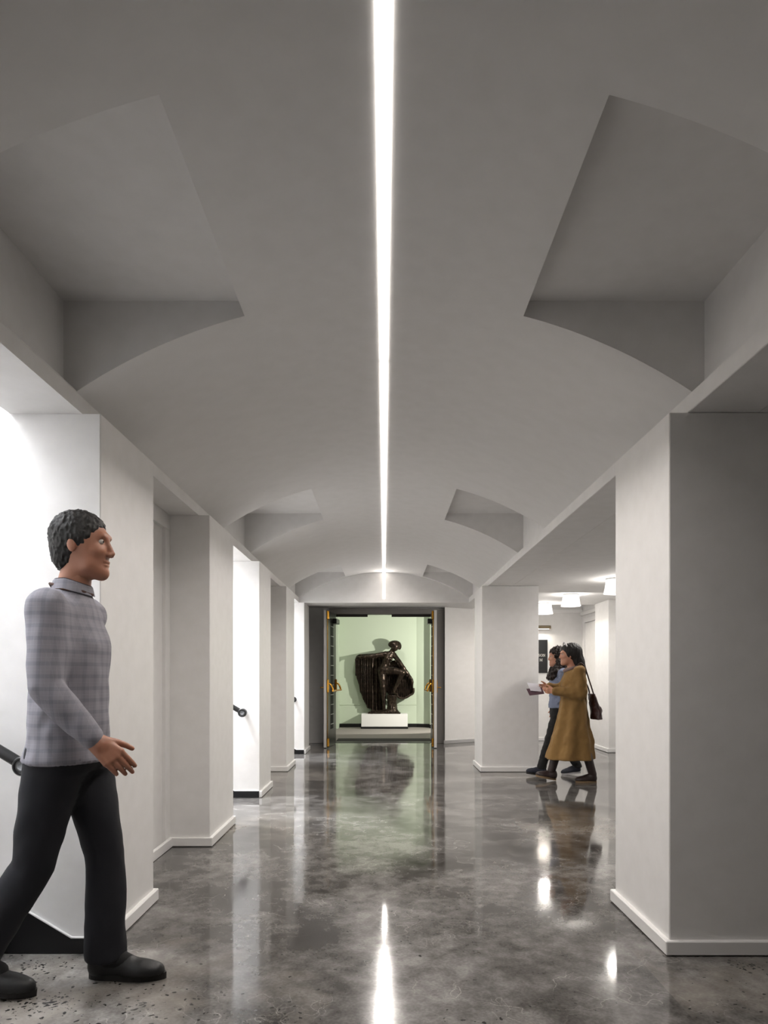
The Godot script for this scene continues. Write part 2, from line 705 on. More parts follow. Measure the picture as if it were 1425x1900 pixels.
# dark stone chips that the grinding laid bare, thick in a few patches and by the stairs; tile 3 m x 3 m from x -1.9, depth 2.1
func aggregate_texture() -> ImageTexture:
	var n := 2048
	var im := Image.create(n, n, false, Image.FORMAT_RGBA8)
	im.fill(Color(0.5, 0.48, 0.45, 0.0))
	var rng := RandomNumberGenerator.new()
	rng.seed = 91
	# paler cement where the chips show
	var patch := FastNoiseLite.new()
	patch.seed = 92
	patch.frequency = 0.004
	patch.fractal_octaves = 5
	var spots := [[-1.25, 2.62, 0.42, 480], [-1.45, 2.95, 0.25, 150], [-0.38, 2.47, 0.16, 110], [-0.55, 2.52, 0.30, 110], [0.35, 2.47, 0.12, 50], [-0.4, 3.1, 0.5, 90], [-0.9, 2.6, 0.5, 160], [0.6, 2.6, 0.4, 40], [0.2, 3.4, 0.9, 70]]
	for s in spots:
		for k in s[3]:
			var r: float = absf(rng.randfn(0.0, 0.55)) * s[2]
			var a := rng.randf() * TAU
			var x: float = s[0] + cos(a) * r * 1.5
			var d: float = s[1] + sin(a) * r
			var px := (x + 1.9) / 3.0 * n
			var py := (d - 2.1) / 3.0 * n
			var big := pow(rng.randf(), 3.0)
			chip(im, rng, Vector2(px, py), 0.8 + big * 4.0)
	for y in range(0, n, 1):
		var d := 2.1 + 3.0 * y / n
		if d > 3.5:
			break
		for x in range(0, n):
			var wx := -1.9 + 3.0 * x / n
			if wx > -0.2:
				break
			var e := 1.0 - Vector2((wx + 1.35) / 0.85, (d - 2.65) / 0.55).length()
			var w := clampf(e * 0.8 + patch.get_noise_2d(x, y) * 0.9 + 0.1, 0.0, 1.0)
			if w > 0.0 and im.get_pixel(x, y).a < 0.1:
				im.set_pixel(x, y, Color(0.60, 0.575, 0.54, w * 0.5))
	return ImageTexture.create_from_image(im)

func chip(im: Image, rng: RandomNumberGenerator, p: Vector2, r: float) -> void:
	var n := im.get_width()
	var a := rng.randf() * TAU
	var u := Vector2.from_angle(a)
	var long := r * rng.randf_range(1.0, 2.2)
	var poly := PackedVector2Array()
	for k in 5:
		var b := TAU * (k + rng.randf_range(-0.3, 0.3)) / 5.0
		poly.append(p + u * cos(b) * long + u.orthogonal() * sin(b) * r)
	var m := int(long) + 2
	var tone := rng.randf_range(0.05, 0.16)
	for y in range(int(p.y) - m, int(p.y) + m + 1):
		for x in range(int(p.x) - m, int(p.x) + m + 1):
			if x < 0 or y < 0 or x >= n or y >= n:
				continue
			if Geometry2D.is_point_in_polygon(Vector2(x + 0.5, y + 0.5), poly):
				im.set_pixel(x, y, Color(tone, tone * 0.97, tone * 0.95, 0.92))

# ------------------------------------------------------------------ lamps of the place
func line_of_light() -> void:
	var t := thing("line_light", "long white line of light along the crown of the vault, turning down the end wall", "light")
	var s := Shape.new()
	s.box(D(-0.0125, CROWN + 0.007, STRIP_START), D(0.0125, CROWN + 0.014, 11.0))
	part("lens", s.mesh(), M.strip, t)
	for side in [-1.0, 1.0]:
		var r := Shape.new()
		r.box(D(0.0125 * side, CROWN - 0.006, STRIP_START), D(0.0195 * side, CROWN + 0.012, 11.0), 0.001)
		part("lens_edge", r.mesh(), M.strip, t)
	var e := Shape.new()
	e.box(D(-0.019, 2.435, 11.008), D(0.019, CROWN - 0.010, 11.019), 0.003)
	part("lens", e.mesh(), M.strip, t)
	var run := (10.2 - STRIP_START) / 4.0
	for k in 4:
		# down between the edges, and out of both edges
		for q in [[Vector2(0.024, run - 0.02), Vector3(0, CROWN + 0.006, 0), Basis(Vector3.RIGHT, -PI / 2), LINE_ENERGY], [Vector2(0.005, run - 0.02), Vector3(0.0205, CROWN - 0.003, 0), Basis(Vector3(0, -1, 0), Vector3(0, 0, 1), Vector3(-1, 0, 0)), EDGE_ENERGY], [Vector2(0.005, run - 0.02), Vector3(-0.0205, CROWN - 0.003, 0), Basis(Vector3(0, 1, 0), Vector3(0, 0, 1), Vector3(1, 0, 0)), EDGE_ENERGY]]:
			var l := AreaLight3D.new()
			l.name = "glow"
			l.area_size = q[0]
			l.area_normalize_energy = true
			l.light_energy = q[3]
			l.light_color = Color(1.0, 0.972, 0.945)
			l.area_range = 30.0
			l.shadow_enabled = true
			t.add_child(l, true)
			l.position = q[1] + D(0, 0, STRIP_START + run * (k + 0.5))
			l.basis = q[2]
	var v := AreaLight3D.new()
	v.name = "glow"
	v.area_size = Vector2(0.036, 0.40)
	v.area_normalize_energy = true
	v.light_energy = LINE_ENERGY * 0.05
	v.light_color = Color(1.0, 0.972, 0.945)
	v.area_range = 30.0
	v.shadow_enabled = true
	t.add_child(v, true)
	v.position = D(0, 2.645, 11.005)
	v.rotation = Vector3(0, PI, 0)

const SLOT := 0.0195
const LINE_ENERGY := 3.9
const EDGE_ENERGY := 0.012
const STRIP_START := 1.45

func stair_panel(d: float, energy: float, k: int) -> void:
	var t := thing("stair_light_panel", "white light panel in the ceiling high above the staircase " + ["behind the walking man", "between the middle piers", "next to the double doors"][k], "light", D(-3.05, 4.58, d), "light panels above the stairs")
	part("frame", box_mesh(Vector3(-0.72, 0.0, -0.5), Vector3(0.72, 0.02, 0.5), 0.004), M.trim, t)
	part("diffuser", box_mesh(Vector3(-0.68, -0.012, -0.46), Vector3(0.68, -0.001, 0.46), 0.003), M.panel, t)
	var l := AreaLight3D.new()
	l.name = "glow"
	l.area_size = Vector2(1.34, 0.9)
	l.area_normalize_energy = true
	l.light_energy = energy
	l.light_color = Color(0.965, 0.98, 1.0)
	l.area_range = 30.0
	l.shadow_enabled = true
	t.add_child(l, true)
	l.position = Vector3(0, -0.02, 0)
	l.rotation = Vector3(-PI / 2, 0, 0)

# ------------------------------------------------------------------ setting
func structure(called: String) -> Node3D:
	var o := Node3D.new()
	o.name = called
	add_child(o, true)
	o.set_meta("kind", "structure")
	return o

func make_floor() -> void:
	var f := structure("floor")
	f.set_meta("label", "polished grey concrete floor with hairline cracks and dark stone chips")
	var s := Shape.new()
	var lo := D(-1.70, -0.12, 13.0)
	var hi := D(3.9, 0.0, -4.2)
	s.box(lo, hi)
	for p in s.v:
		s.uv.append(Vector2(p.x / 4.0 + 0.13, -p.z / 4.0))
		s.uv2.append(Vector2((p.x + 1.9) / 3.0, (-p.z - 2.1) / 3.0))
	part("slab", s.mesh(), M.floor, f)
	var e := Shape.new()
	e.box(D(1.05, -0.12, 13.5), D(3.9, 0.0, 13.0))
	for p in e.v:
		e.uv.append(Vector2(p.x / 4.0 + 0.13, -p.z / 4.0))
		e.uv2.append(Vector2((p.x + 1.9) / 3.0, (-p.z - 2.1) / 3.0))
	part("slab", e.mesh(), M.floor, f)

func vault_y(x: float) -> float:
	return CROWN - VAULT_R + sqrt(VAULT_R * VAULT_R - x * x)

func make_ceiling() -> void:
	var c := structure(numbered("ceiling"))
	c.set_meta("label", "warm grey shallow barrel vault with square coffers cut into both sides")
	var s := Shape.new()
	var cuts := [-4.0]
	for k in range(-1, 3):
		cuts.append_array([1.88 + PITCH * k, 3.035 + PITCH * k])
	cuts.append(11.02)
	for i in cuts.size() - 1:
		var coffered := i % 2 == 1
		var lim: float = COFFER if coffered else HALF
		for half in [[-lim, -SLOT], [SLOT, lim]]:
			var rows := []
			for d in [cuts[i + 1], cuts[i]]:
				var row := []
				for q in 21:
					var x := lerpf(half[0], half[1], q / 20.0)
					row.append(D(x, vault_y(x), d))
				rows.append(row)
			var at := s.v.size()
			s.smooth_grid(rows, false)
			for q in range(at, s.v.size()):
				s.n[q] = Vector3(-s.v[q].x, -(s.v[q].y - (CROWN - VAULT_R)), 0).normalized()
	part("vault", s.mesh(), M.ceiling, c)
	# the slot that holds the line of light
	var ch := Shape.new()
	for side in [-1.0, 1.0]:
		ch.box(D(SLOT * side, vault_y(SLOT), -4.0), D((SLOT + 0.004) * side, CROWN + 0.025, 11.02))
	ch.box(D(-SLOT, CROWN + 0.017, -4.0), D(SLOT, CROWN + 0.025, 11.02))
	ch.box(D(-SLOT, CROWN, -4.0), D(SLOT, CROWN + 0.017, STRIP_START - 0.002))
	part("light_channel", ch.mesh(), M.ceiling, c)
	for k in range(-1, 3):
		for side in [-1.0, 1.0]:
			coffer(c, 1.88 + PITCH * k, 3.035 + PITCH * k, side)
	# beams at both springings, and the slab over everything
	for side in [-1.0, 1.0]:
		var b := Shape.new()
		b.box(D(HALF * side, SOFFIT, -4.0), D(1.645 * side, SPRING, 11.02), 0.003)
		part("beam", b.mesh(), M.ceiling, c)
		var u := Shape.new()
		u.box(D(1.392 * side, SPRING - 0.002, -4.0), D(1.645 * side, 2.96, 11.5))
		part("beam", u.mesh(), M.ceiling, c)
	part("slab", box_mesh(D(-1.7, 2.95, -4.0), D(1.7, 3.1, 11.5)), M.ceiling, c)
	# end of the vault: tympanum with the beam below it
	var e := Shape.new()
	e.box(D(-1.645, SOFFIT, 11.02), D(1.645, 2.96, 11.5), 0.003)
	part("tympanum", e.mesh(), M.ceiling, c)
	# flat ceilings: side bays, before the doors, side passage
	part("flat_ceiling", box_mesh(D(1.645, SOFFIT, -4.0), D(3.9, 2.56, 9.67)), M.ceiling, c)
	part("flat_ceiling", box_mesh(D(1.645, 2.45, 9.67), D(3.9, 2.60, 12.05)), M.ceiling, c)
	part("flat_ceiling", box_mesh(D(-1.75, 2.47, 11.5), D(1.645, 2.60, 13.0)), M.ceiling, c)
	part("flat_ceiling", box_mesh(D(1.645, 2.64, 12.05), D(3.9, 2.75, 13.5)), M.ceiling, c)
	part("fascia", box_mesh(D(1.645, 2.45, 12.04), D(3.9, 2.75, 12.05)), M.ceiling, c)

func coffer(c: Node3D, d0: float, d1: float, side: float) -> void:
	var s := Shape.new()
	var top := 2.845
	var out := 1.388
	# flat top, inner riser, outer wall
	s.quad(D(COFFER * side, top, d0), D(out * side, top, d0), D(out * side, top, d1), D(COFFER * side, top, d1), Vector3.DOWN)
	s.quad(D(COFFER * side, top, d0), D(COFFER * side, vault_y(COFFER), d0), D(COFFER * side, vault_y(COFFER), d1), D(COFFER * side, top, d1), Vector3(side, 0, 0))
	s.quad(D(out * side, top, d0), D(out * side, SPRING - 0.002, d0), D(out * side, SPRING - 0.002, d1), D(out * side, top, d1), Vector3(-side, 0, 0))
	# the two ends, following the vault
	for e in [[d0, -1.0], [d1, 1.0]]:
		for q in 24:
			var xa := lerpf(COFFER, HALF, q / 24.0)
			var xb := lerpf(COFFER, HALF, (q + 1) / 24.0)
			s.quad(D(xa * side, top, e[0]), D(xb * side, top, e[0]), D(xb * side, vault_y(xb), e[0]), D(xa * side, vault_y(xa), e[0]), Vector3(0, 0, e[1]))
		s.quad(D(HALF * side, top, e[0]), D(out * side, top, e[0]), D(out * side, SPRING - 0.004, e[0]), D(HALF * side, SPRING - 0.004, e[0]), Vector3(0, 0, e[1]))
	part("coffer", s.mesh(), M.ceiling, c)

func make_walls() -> void:
	# left: solid blocks between the stair shafts
	for b in [[-4.2, 1.86], [3.09, 5.81], [7.04, 9.76], [10.99, 11.66]]:
		var wb := structure(numbered("wall_left"))
		part("wall_block", box_mesh(D(-5.4, -0.12, b[0]), D(-1.56, 5.0, b[1])), M.wall, wb)
	var we := structure(numbered("wall_left"))
	part("wall_block", box_mesh(D(-5.6, -0.12, -4.2), D(-5.4, 5.0, 11.66)), M.wall, we)
	var wr := structure(numbered("wall_left"))
	part("wall_block", box_mesh(D(-1.90, -0.12, 11.66), D(-1.70, 2.9, 13.0)), M.wall, wr)
	var wu := structure(numbered("wall_left"))
	part("upper_wall", box_mesh(D(-1.70, 2.455, -4.2), D(-1.64, 5.0, 11.66)), M.wall, wu)
	for k in 3:
		var wc := structure(numbered("ceiling"))
		part("shaft_ceiling", box_mesh(D(-5.4, 4.6, 1.86 + PITCH * k), D(-1.64, 5.0, 3.09 + PITCH * k)), M.wall, wc)
	var tr := 2
	# blind doors in the closed bays
	for b in [[3.80, 5.03], [7.73, 8.98], [-0.15, 1.12]]:
		var n := Shape.new()
		# casing around the sunk panel
		n.box(D(-1.57, 2.265, b[0]), D(-1.535, SOFFIT, b[1]), 0.003)
		n.box(D(-1.57, 0.0, b[0]), D(-1.535, 2.265, b[0] + 0.10), 0.003)
		n.box(D(-1.57, 0.0, b[1] - 0.10), D(-1.535, 2.265, b[1]), 0.003)
		var w := structure("trim_%d" % tr)
		tr += 1
		part("casing", n.mesh(), M.wall, w)
	# baseboards in the closed bays
	var bl := structure("baseboard_left")
	for b in [[3.80, 5.03], [7.73, 8.98], [-0.15, 1.12]]:
		part("board", base_run([D(-1.535, 0, b[0]), D(-1.535, 0, b[1])], Vector3(1, 0, 0)), M.trim, bl)
	# behind the camera
	var r := structure("wall_back")
	part("wall_block", box_mesh(D(-1.9, -0.12, -4.2), D(3.9, 3.1, -4.0)), M.wall, r)

# a baseboard along a straight run; nrm points into the room
func base_run(run: Array, nrm: Vector3, height := 0.066, thick := 0.022) -> ArrayMesh:
	var s := Shape.new()
	var a: Vector3 = run[0]
	var b: Vector3 = run[1]
	var c := 0.004
	var prof := [[0.0, 0.004], [thick, 0.004], [thick, height - c], [thick - c, height], [0.0, height]]
	for k in prof.size():
		var p: Array = prof[k]
		var q: Array = prof[(k + 1) % prof.size()]
		var e: Vector3 = nrm * (q[0] - p[0]) + Vector3.UP * (q[1] - p[1])
		var out: Vector3 = nrm * (q[1] - p[1]) - Vector3.UP * (q[0] - p[0])
		if e.length() > 0.0:
			s.quad(a + nrm * p[0] + Vector3.UP * p[1], b + nrm * p[0] + Vector3.UP * p[1], b + nrm * q[0] + Vector3.UP * q[1], a + nrm * q[0] + Vector3.UP * q[1], out)
	for e in [[a, a - b], [b, b - a]]:
		for k in range(1, prof.size() - 1):
			s.tri(e[0] + nrm * prof[0][0] + Vector3.UP * prof[0][1], e[0] + nrm * prof[k][0] + Vector3.UP * prof[k][1], e[0] + nrm * prof[k + 1][0] + Vector3.UP * prof[k + 1][1], e[1])
	return s.mesh()

# a baseboard wrapped round a rectangle in plan
func base_ring(x0: float, x1: float, d0: float, d1: float, sides: Array, height := 0.066, thick := 0.022) -> ArrayMesh:
	var s := Shape.new()
	var lo_x: float = x0 - (thick if sides[0] else 0.0)
	var hi_x: float = x1 + (thick if sides[1] else 0.0)
	var lo_d: float = d0 - (thick if sides[2] else 0.0)
	var hi_d: float = d1 + (thick if sides[3] else 0.0)
	s.box(D(lo_x, 0.004, lo_d), D(hi_x, height, hi_d), 0.004)
	return s.mesh()

func pier_thing(label: String, x0: float, x1: float, d0: float, d1: float, sides: Array) -> void:
	var t := thing("pier", label, "pier", D((x0 + x1) * 0.5, 0, (d0 + d1) * 0.5), "white piers along the corridor", "structure")
	var at := t.position
	var s := Shape.new()
	if sides[0]:
		s.box(D(x0, 0.0, d0) - at, D(x1, SOFFIT - 0.001, d1) - at, 0.004)
	else:
		var g := 0.004
		s.upright(PackedVector2Array([Vector2(x0, -d0), Vector2(x1 - g, -d0), Vector2(x1, -d0 - g), Vector2(x1, -d1 + g), Vector2(x1 - g, -d1), Vector2(x0, -d1)]), 0.0, SOFFIT - 0.001)
		for q in s.v.size():
			s.v[q] -= at
	part("shaft", s.mesh(), M.wall, t)
	var b := part("baseboard", base_ring(x0, x1, d0, d1, sides), M.trim, t)
	b.position = -at

func piers() -> void:
	# right: two free-standing columns; sides: -x, +x, near, far
	pier_thing("square white column standing free beside the wide side opening", PIER, 1.975, 3.07, 3.785, [true, true, true, true])
	pier_thing("square white column beside the two walking women", PIER, 1.975, 8.95, 9.67, [true, true, true, true])
	pier_thing("square white column behind where the picture is taken", PIER, 1.975, -2.85, -2.12, [true, true, true, true])
	# left: piers that stand out from the wall
	var tags := ["white wall pier beside the walking man", "white wall pier with a blind door beside it and a bright stair opening after it", "white wall pier lit bright by the second stair, with a black rail on its face", "white wall pier just before the last stair opening", "white wall pier beside the open double doors"]
	var spans := [[3.09, 3.80], [5.03, 5.81], [7.04, 7.73], [8.98, 9.76], [10.99, 11.68]]
	for k in 5:
		var up := k % 2 == 0
		pier_thing(tags[k], -1.56, -PIER, spans[k][0], spans[k][1], [false, true, not up, k > 3 or (k % 2 == 0)])
	pier_thing("white wall pier before the first stair opening", -1.56, -PIER, 1.12, 1.86, [false, true, true, false])

func staircase(d0: float, d1: float, k: int) -> void:
	var t := thing("staircase", ["pale staircase rising behind the walking man", "pale staircase rising between the brightly lit middle piers", "pale staircase rising just before the open double doors"][k], "staircase", D(-1.70, 0, (d0 + d1) * 0.5), "", "structure")
	for i in 11:
		var x := -1.70 - 0.28 * i
		var s := Shape.new()
		s.box(D(x - (0.29 if i < 10 else 0.9), 0.168 * i - 0.12, d0), D(x, 0.168 * (i + 1), d1), 0.005)
		var p := part("step", s.mesh(), M.step, t)
		p.position = -t.position
	var rake := -1.50 if k == 1 else -1.374
	# black skirting: flat at the foot, then raked, with a thin white bead on top, along both walls
	for side in [0, 1]:
		var d: float = d1 if side == 1 else d0
		var into: float = -1.0 if side == 1 else 1.0
		var s := Shape.new()
		var z0 := -d
		var z1 := -(d + into * 0.012)
		s.prism(PackedVector2Array([Vector2(-PIER - 0.004, 0.003), Vector2(-PIER - 0.004, 0.068), Vector2(rake, 0.068), Vector2(-4.70, 0.068 + (4.70 + rake) * 0.6), Vector2(-4.70, 1.70), Vector2(-1.78, 0.003)]), minf(z0, z1), maxf(z0, z1))
		var p := part("skirting", s.mesh(), M.black_base, t, "black skirting")
		p.position = -t.position
		var b := Shape.new()
		b.tube([D(-PIER - 0.01, 0.071, d + into * 0.008), D(rake, 0.071, d + into * 0.008), D(-4.70, 0.071 + (4.70 + rake) * 0.6, d + into * 0.008)], 0.006, 6)
		var q := part("bead", b.mesh(), M.trim, t, "thin white bead")
		q.position = -t.position

func end_wall() -> void:
	# the wall with the doors
	var w := structure("wall_front")
	w.set_meta("label", "white wall around the open double doors")
	part("wall_block", box_mesh(D(-1.75, -0.12, 12.8), D(-0.99, 3.1, 12.95)), M.wall, w)
	part("wall_block", box_mesh(D(-0.99, 2.45, 12.8), D(1.10, 3.1, 12.95)), M.wall, w)
	# angled return to the side passage
	var s := Shape.new()
	s.upright(PackedVector2Array([Vector2(1.10, -12.66), Vector2(2.15, -13.30), Vector2(3.9, -13.30), Vector2(3.9, -13.5), Vector2(1.10, -13.5)]), -0.12, 3.1)
	part("wall_block", s.mesh(), M.wall, w)
	# door frame
	var f := Shape.new()
	f.box(D(-0.99, 0.0, 12.76), D(-0.90, 2.356, 12.95), 0.004)
	f.box(D(0.90, 0.0, 12.74), D(1.10, 2.356, 12.95), 0.004)
	f.box(D(-0.99, 2.356, 12.74), D(1.10, 2.45, 12.95), 0.004)
	part("door_frame", f.mesh(), M.frame, w)
	var g := Shape.new()
	g.box(D(-1.0, 2.43, 12.72), D(1.10, 2.45, 12.76), 0.003)
	part("head_moulding", g.mesh(), M.frame, w)
	var bb := structure("baseboard_front")
	part("board", base_run([D(1.09, 0, 12.655), D(2.15, 0, 13.30)], Vector3(-0.64, 0, 1.05).normalized()), M.trim, bb)
	part("board", base_run([D(2.13, 0, 13.30), D(3.9, 0, 13.30)], Vector3(0, 0, 1)), M.trim, bb)
	part("board", base_run([D(-1.70, 0, 12.8), D(-0.99, 0, 12.8)], Vector3(0, 0, 1)), M.trim, bb)
	# cornice over the sign
	var t := structure("trim_1")
	part("cornice", box_mesh(D(2.10, 2.42, 13.25), D(3.76, 2.49, 13.30), 0.006), M.trim, t)
	part("cornice", box_mesh(D(3.71, 2.36, 11.92), D(3.76, 2.43, 13.25), 0.006), M.trim, t)

func passage() -> void:
	var w := structure("wall_right")
	w.set_meta("label", "white wall of the side passage")
	part("wall_block", box_mesh(D(3.76, -0.12, -4.2), D(3.9, 3.1, 13.5)), M.wall, w)
	var bb := structure("baseboard_right")
	part("board", base_run([D(3.76, 0, -4.0), D(3.76, 0, 11.2)], Vector3(-1, 0, 0)), M.trim, bb)
	part("board", base_run([D(3.76, 0, 11.92), D(3.76, 0, 13.3)], Vector3(-1, 0, 0)), M.trim, bb)
	var t := thing("pier", "white wall pier in the side passage beside the plain white door", "pier", D(3.68, 0, 11.56), "white piers along the corridor", "structure")
	var s := Shape.new()
	s.box(D(3.59, 0, 11.2) - t.position, D(3.77, 2.449, 11.92) - t.position, 0.004)
	part("shaft", s.mesh(), M.wall, t)
	var b := part("baseboard", base_ring(3.59, 3.77, 11.2, 11.92, [true, false, true, true]), M.trim, t)
	b.position = -t.position
	# plain white door in the passage wall
	var d := structure("door_3")
	d.set_meta("label", "plain white door in the side passage wall")
	d.set_meta("category", "door")
	d.position = D(3.76, 0, 12.55)
	var f := Shape.new()
	f.box(Vector3(-0.035, 0.0, -0.56), Vector3(0.0, 2.30, -0.48), 0.003)
	f.box(Vector3(-0.035, 0.0, 0.48), Vector3(0.0, 2.30, 0.56), 0.003)
	f.box(Vector3(-0.035, 2.22, -0.48), Vector3(0.0, 2.30, 0.48), 0.003)
	part("door_frame", f.mesh(), M.trim, d)
	part("leaf", box_mesh(Vector3(-0.02, 0.008, -0.475), Vector3(0.0, 2.205, 0.475), 0.003), M.wall, d)

func gallery() -> void:
	# the pale green room beyond the doors
	var w := structure("wall_gallery")
	w.set_meta("label", "pale green walls of the room behind the statue")
	part("wall_block", box_mesh(D(-2.3, -0.12, 16.85), D(0.78, 3.5, 17.0)), M.green, w)
	var s := Shape.new()
	s.upright(PackedVector2Array([Vector2(0.78, -16.85), Vector2(1.09, -16.72), Vector2(1.09, -17.0), Vector2(0.78, -17.0)]), -0.12, 3.5)
	part("wall_block", s.mesh(), M.green, w)
	part("wall_block", box_mesh(D(1.09, -0.12, 16.5), D(2.9, 3.5, 17.0)), M.green, w)
	part("wall_block", box_mesh(D(2.8, -0.12, 13.5), D(2.9, 3.5, 16.5)), M.green, w)
	part("wall_block", box_mesh(D(-2.4, -0.12, 12.95), D(-2.3, 3.5, 17.0)), M.green, w)
	part("wall_block", box_mesh(D(-1.13, -0.12, 16.35), D(-1.07, 3.5, 16.85)), M.green, w)
	part("wall_block", box_mesh(D(-2.4, -0.12, 12.95), D(-1.75, 3.5, 13.0)), M.green, w)
	part("wall_block", box_mesh(D(1.1, 3.0, 12.95), D(2.9, 3.5, 13.5)), M.green, w)
	part("wall_block", box_mesh(D(-1.75, 3.0, 12.85), D(1.1, 3.5, 12.95)), M.green, w)
	part("rail_moulding", box_mesh(D(-1.07, 0.53, 16.838), D(0.78, 0.55, 16.85), 0.004), M.green, w)
	part("skirting", box_mesh(D(-1.07, 0, 16.83), D(0.78, 0.085, 16.85), 0.003), M.black, w, "black skirting")
	var k := Shape.new()
	k.upright(PackedVector2Array([Vector2(0.78, -16.83), Vector2(1.09, -16.70), Vector2(1.09, -16.72), Vector2(0.78, -16.85)]), 0.0, 0.085)
	part("skirting", k.mesh(), M.black, w, "black skirting")
	part("skirting", box_mesh(D(1.07, 0, 16.48), D(2.8, 0.085, 16.5), 0.003), M.black, w, "black skirting")
	part("ceiling_panel", box_mesh(D(-2.4, 3.4, 12.85), D(2.9, 3.5, 17.0)), M.ceiling, w)
	var f := structure("floor_gallery")
	f.set_meta("label", "grey brown carpet of the room behind the doors")
	part("carpet", box_mesh(D(-2.4, -0.12, 13.0), D(2.9, -0.001, 17.0)), M.carpet, f)
	part("threshold", box_mesh(D(-0.9, -0.004, 12.86), D(0.9, 0.006, 13.05), 0.003), M.black, f, "black threshold")
	part("shade_strip", box_mesh(D(-0.9, -0.004, 13.05), D(0.9, 0.004, 13.75), 0.002), M.mat, f, "dark strip standing in for the shade under the door head")  # shade of the door head, laid on the carpet as a dark strip
	# the spotlight that throws the statue's shadow on the wall
	var t := thing("spotlight", "small white spotlight on a short stand beside the statue room wall", "spotlight", D(2.15, 0, 14.4))
	var st := Shape.new()
	st.lathe([[0.0, 0.0], [0.12, 0.0], [0.12, 0.015], [0.012, 0.02], [0.012, 1.62], [0.0, 1.62]], Vector3.ZERO, 20)
	part("stand", st.mesh(), M.black, t)
	var aim := (D(0.0, 1.0, 16.6) - D(2.15, 1.72, 14.4)).normalized()
	var basis := Basis.looking_at(aim) * Basis(Vector3.RIGHT, -PI / 2)
	var sh := Shape.new()
	sh.lathe([[0.0, -0.10], [0.05, -0.10], [0.06, 0.06], [0.055, 0.06], [0.05, 0.0], [0.0, 0.0]], Vector3(0, 1.72, 0), 24, basis)
	part("housing", sh.mesh(), M.lamp_white, t)
	var sl := SpotLight3D.new()
	sl.name = "beam"
	sl.spot_angle = 44.0
	sl.spot_angle_attenuation = 0.3
	sl.spot_range = 20.0
	sl.light_energy = SPOT_ENERGY
	sl.light_size = 0.05
	sl.light_color = Color(1.0, 0.985, 0.94)
	sl.shadow_enabled = true
	t.add_child(sl)
	sl.position = Vector3(0, 1.72, 0) + aim * 0.08
	sl.basis = Basis.looking_at(aim)
	# added soft fill, an unseen source to brighten the green room
	var c := thing("gallery_fill_light", "added round white fill light under the green room ceiling", "light", D(-0.2, 3.39, 14.7))
	var cs := Shape.new()
	cs.lathe([[0.0, -0.06], [0.16, -0.055], [0.18, -0.02], [0.18, 0.0]], Vector3.ZERO, 32)
	part("diffuser", cs.mesh(), M.panel, c)
	var al := AreaLight3D.new()
	al.name = "glow"
	al.area_size = Vector2(0.3, 0.3)
	al.area_normalize_energy = true
	al.light_energy = GALLERY_ENERGY
	al.light_color = Color(1.0, 0.98, 0.95)
	al.area_range = 30.0
	al.shadow_enabled = true
	c.add_child(al)
	al.position = Vector3(0, -0.07, 0)
	al.rotation = Vector3(-PI / 2, 0, 0)

const SPOT_ENERGY := 8.0
const GALLERY_ENERGY := 2.4

# ------------------------------------------------------------------ things
func bend(pts: Array, n := 8) -> Array:
	# smooth path through the points
	var c := Curve3D.new()
	for k in pts.size():
		var t: Vector3 = (pts[mini(k + 1, pts.size() - 1)] - pts[maxi(k - 1, 0)]) * 0.22
		c.add_point(pts[k], -t, t)
	var out := []
	for k in pts.size() - 1:
		for j in n:
			out.append(c.sample(k, float(j) / n))
	out.append(pts[-1])
	return out

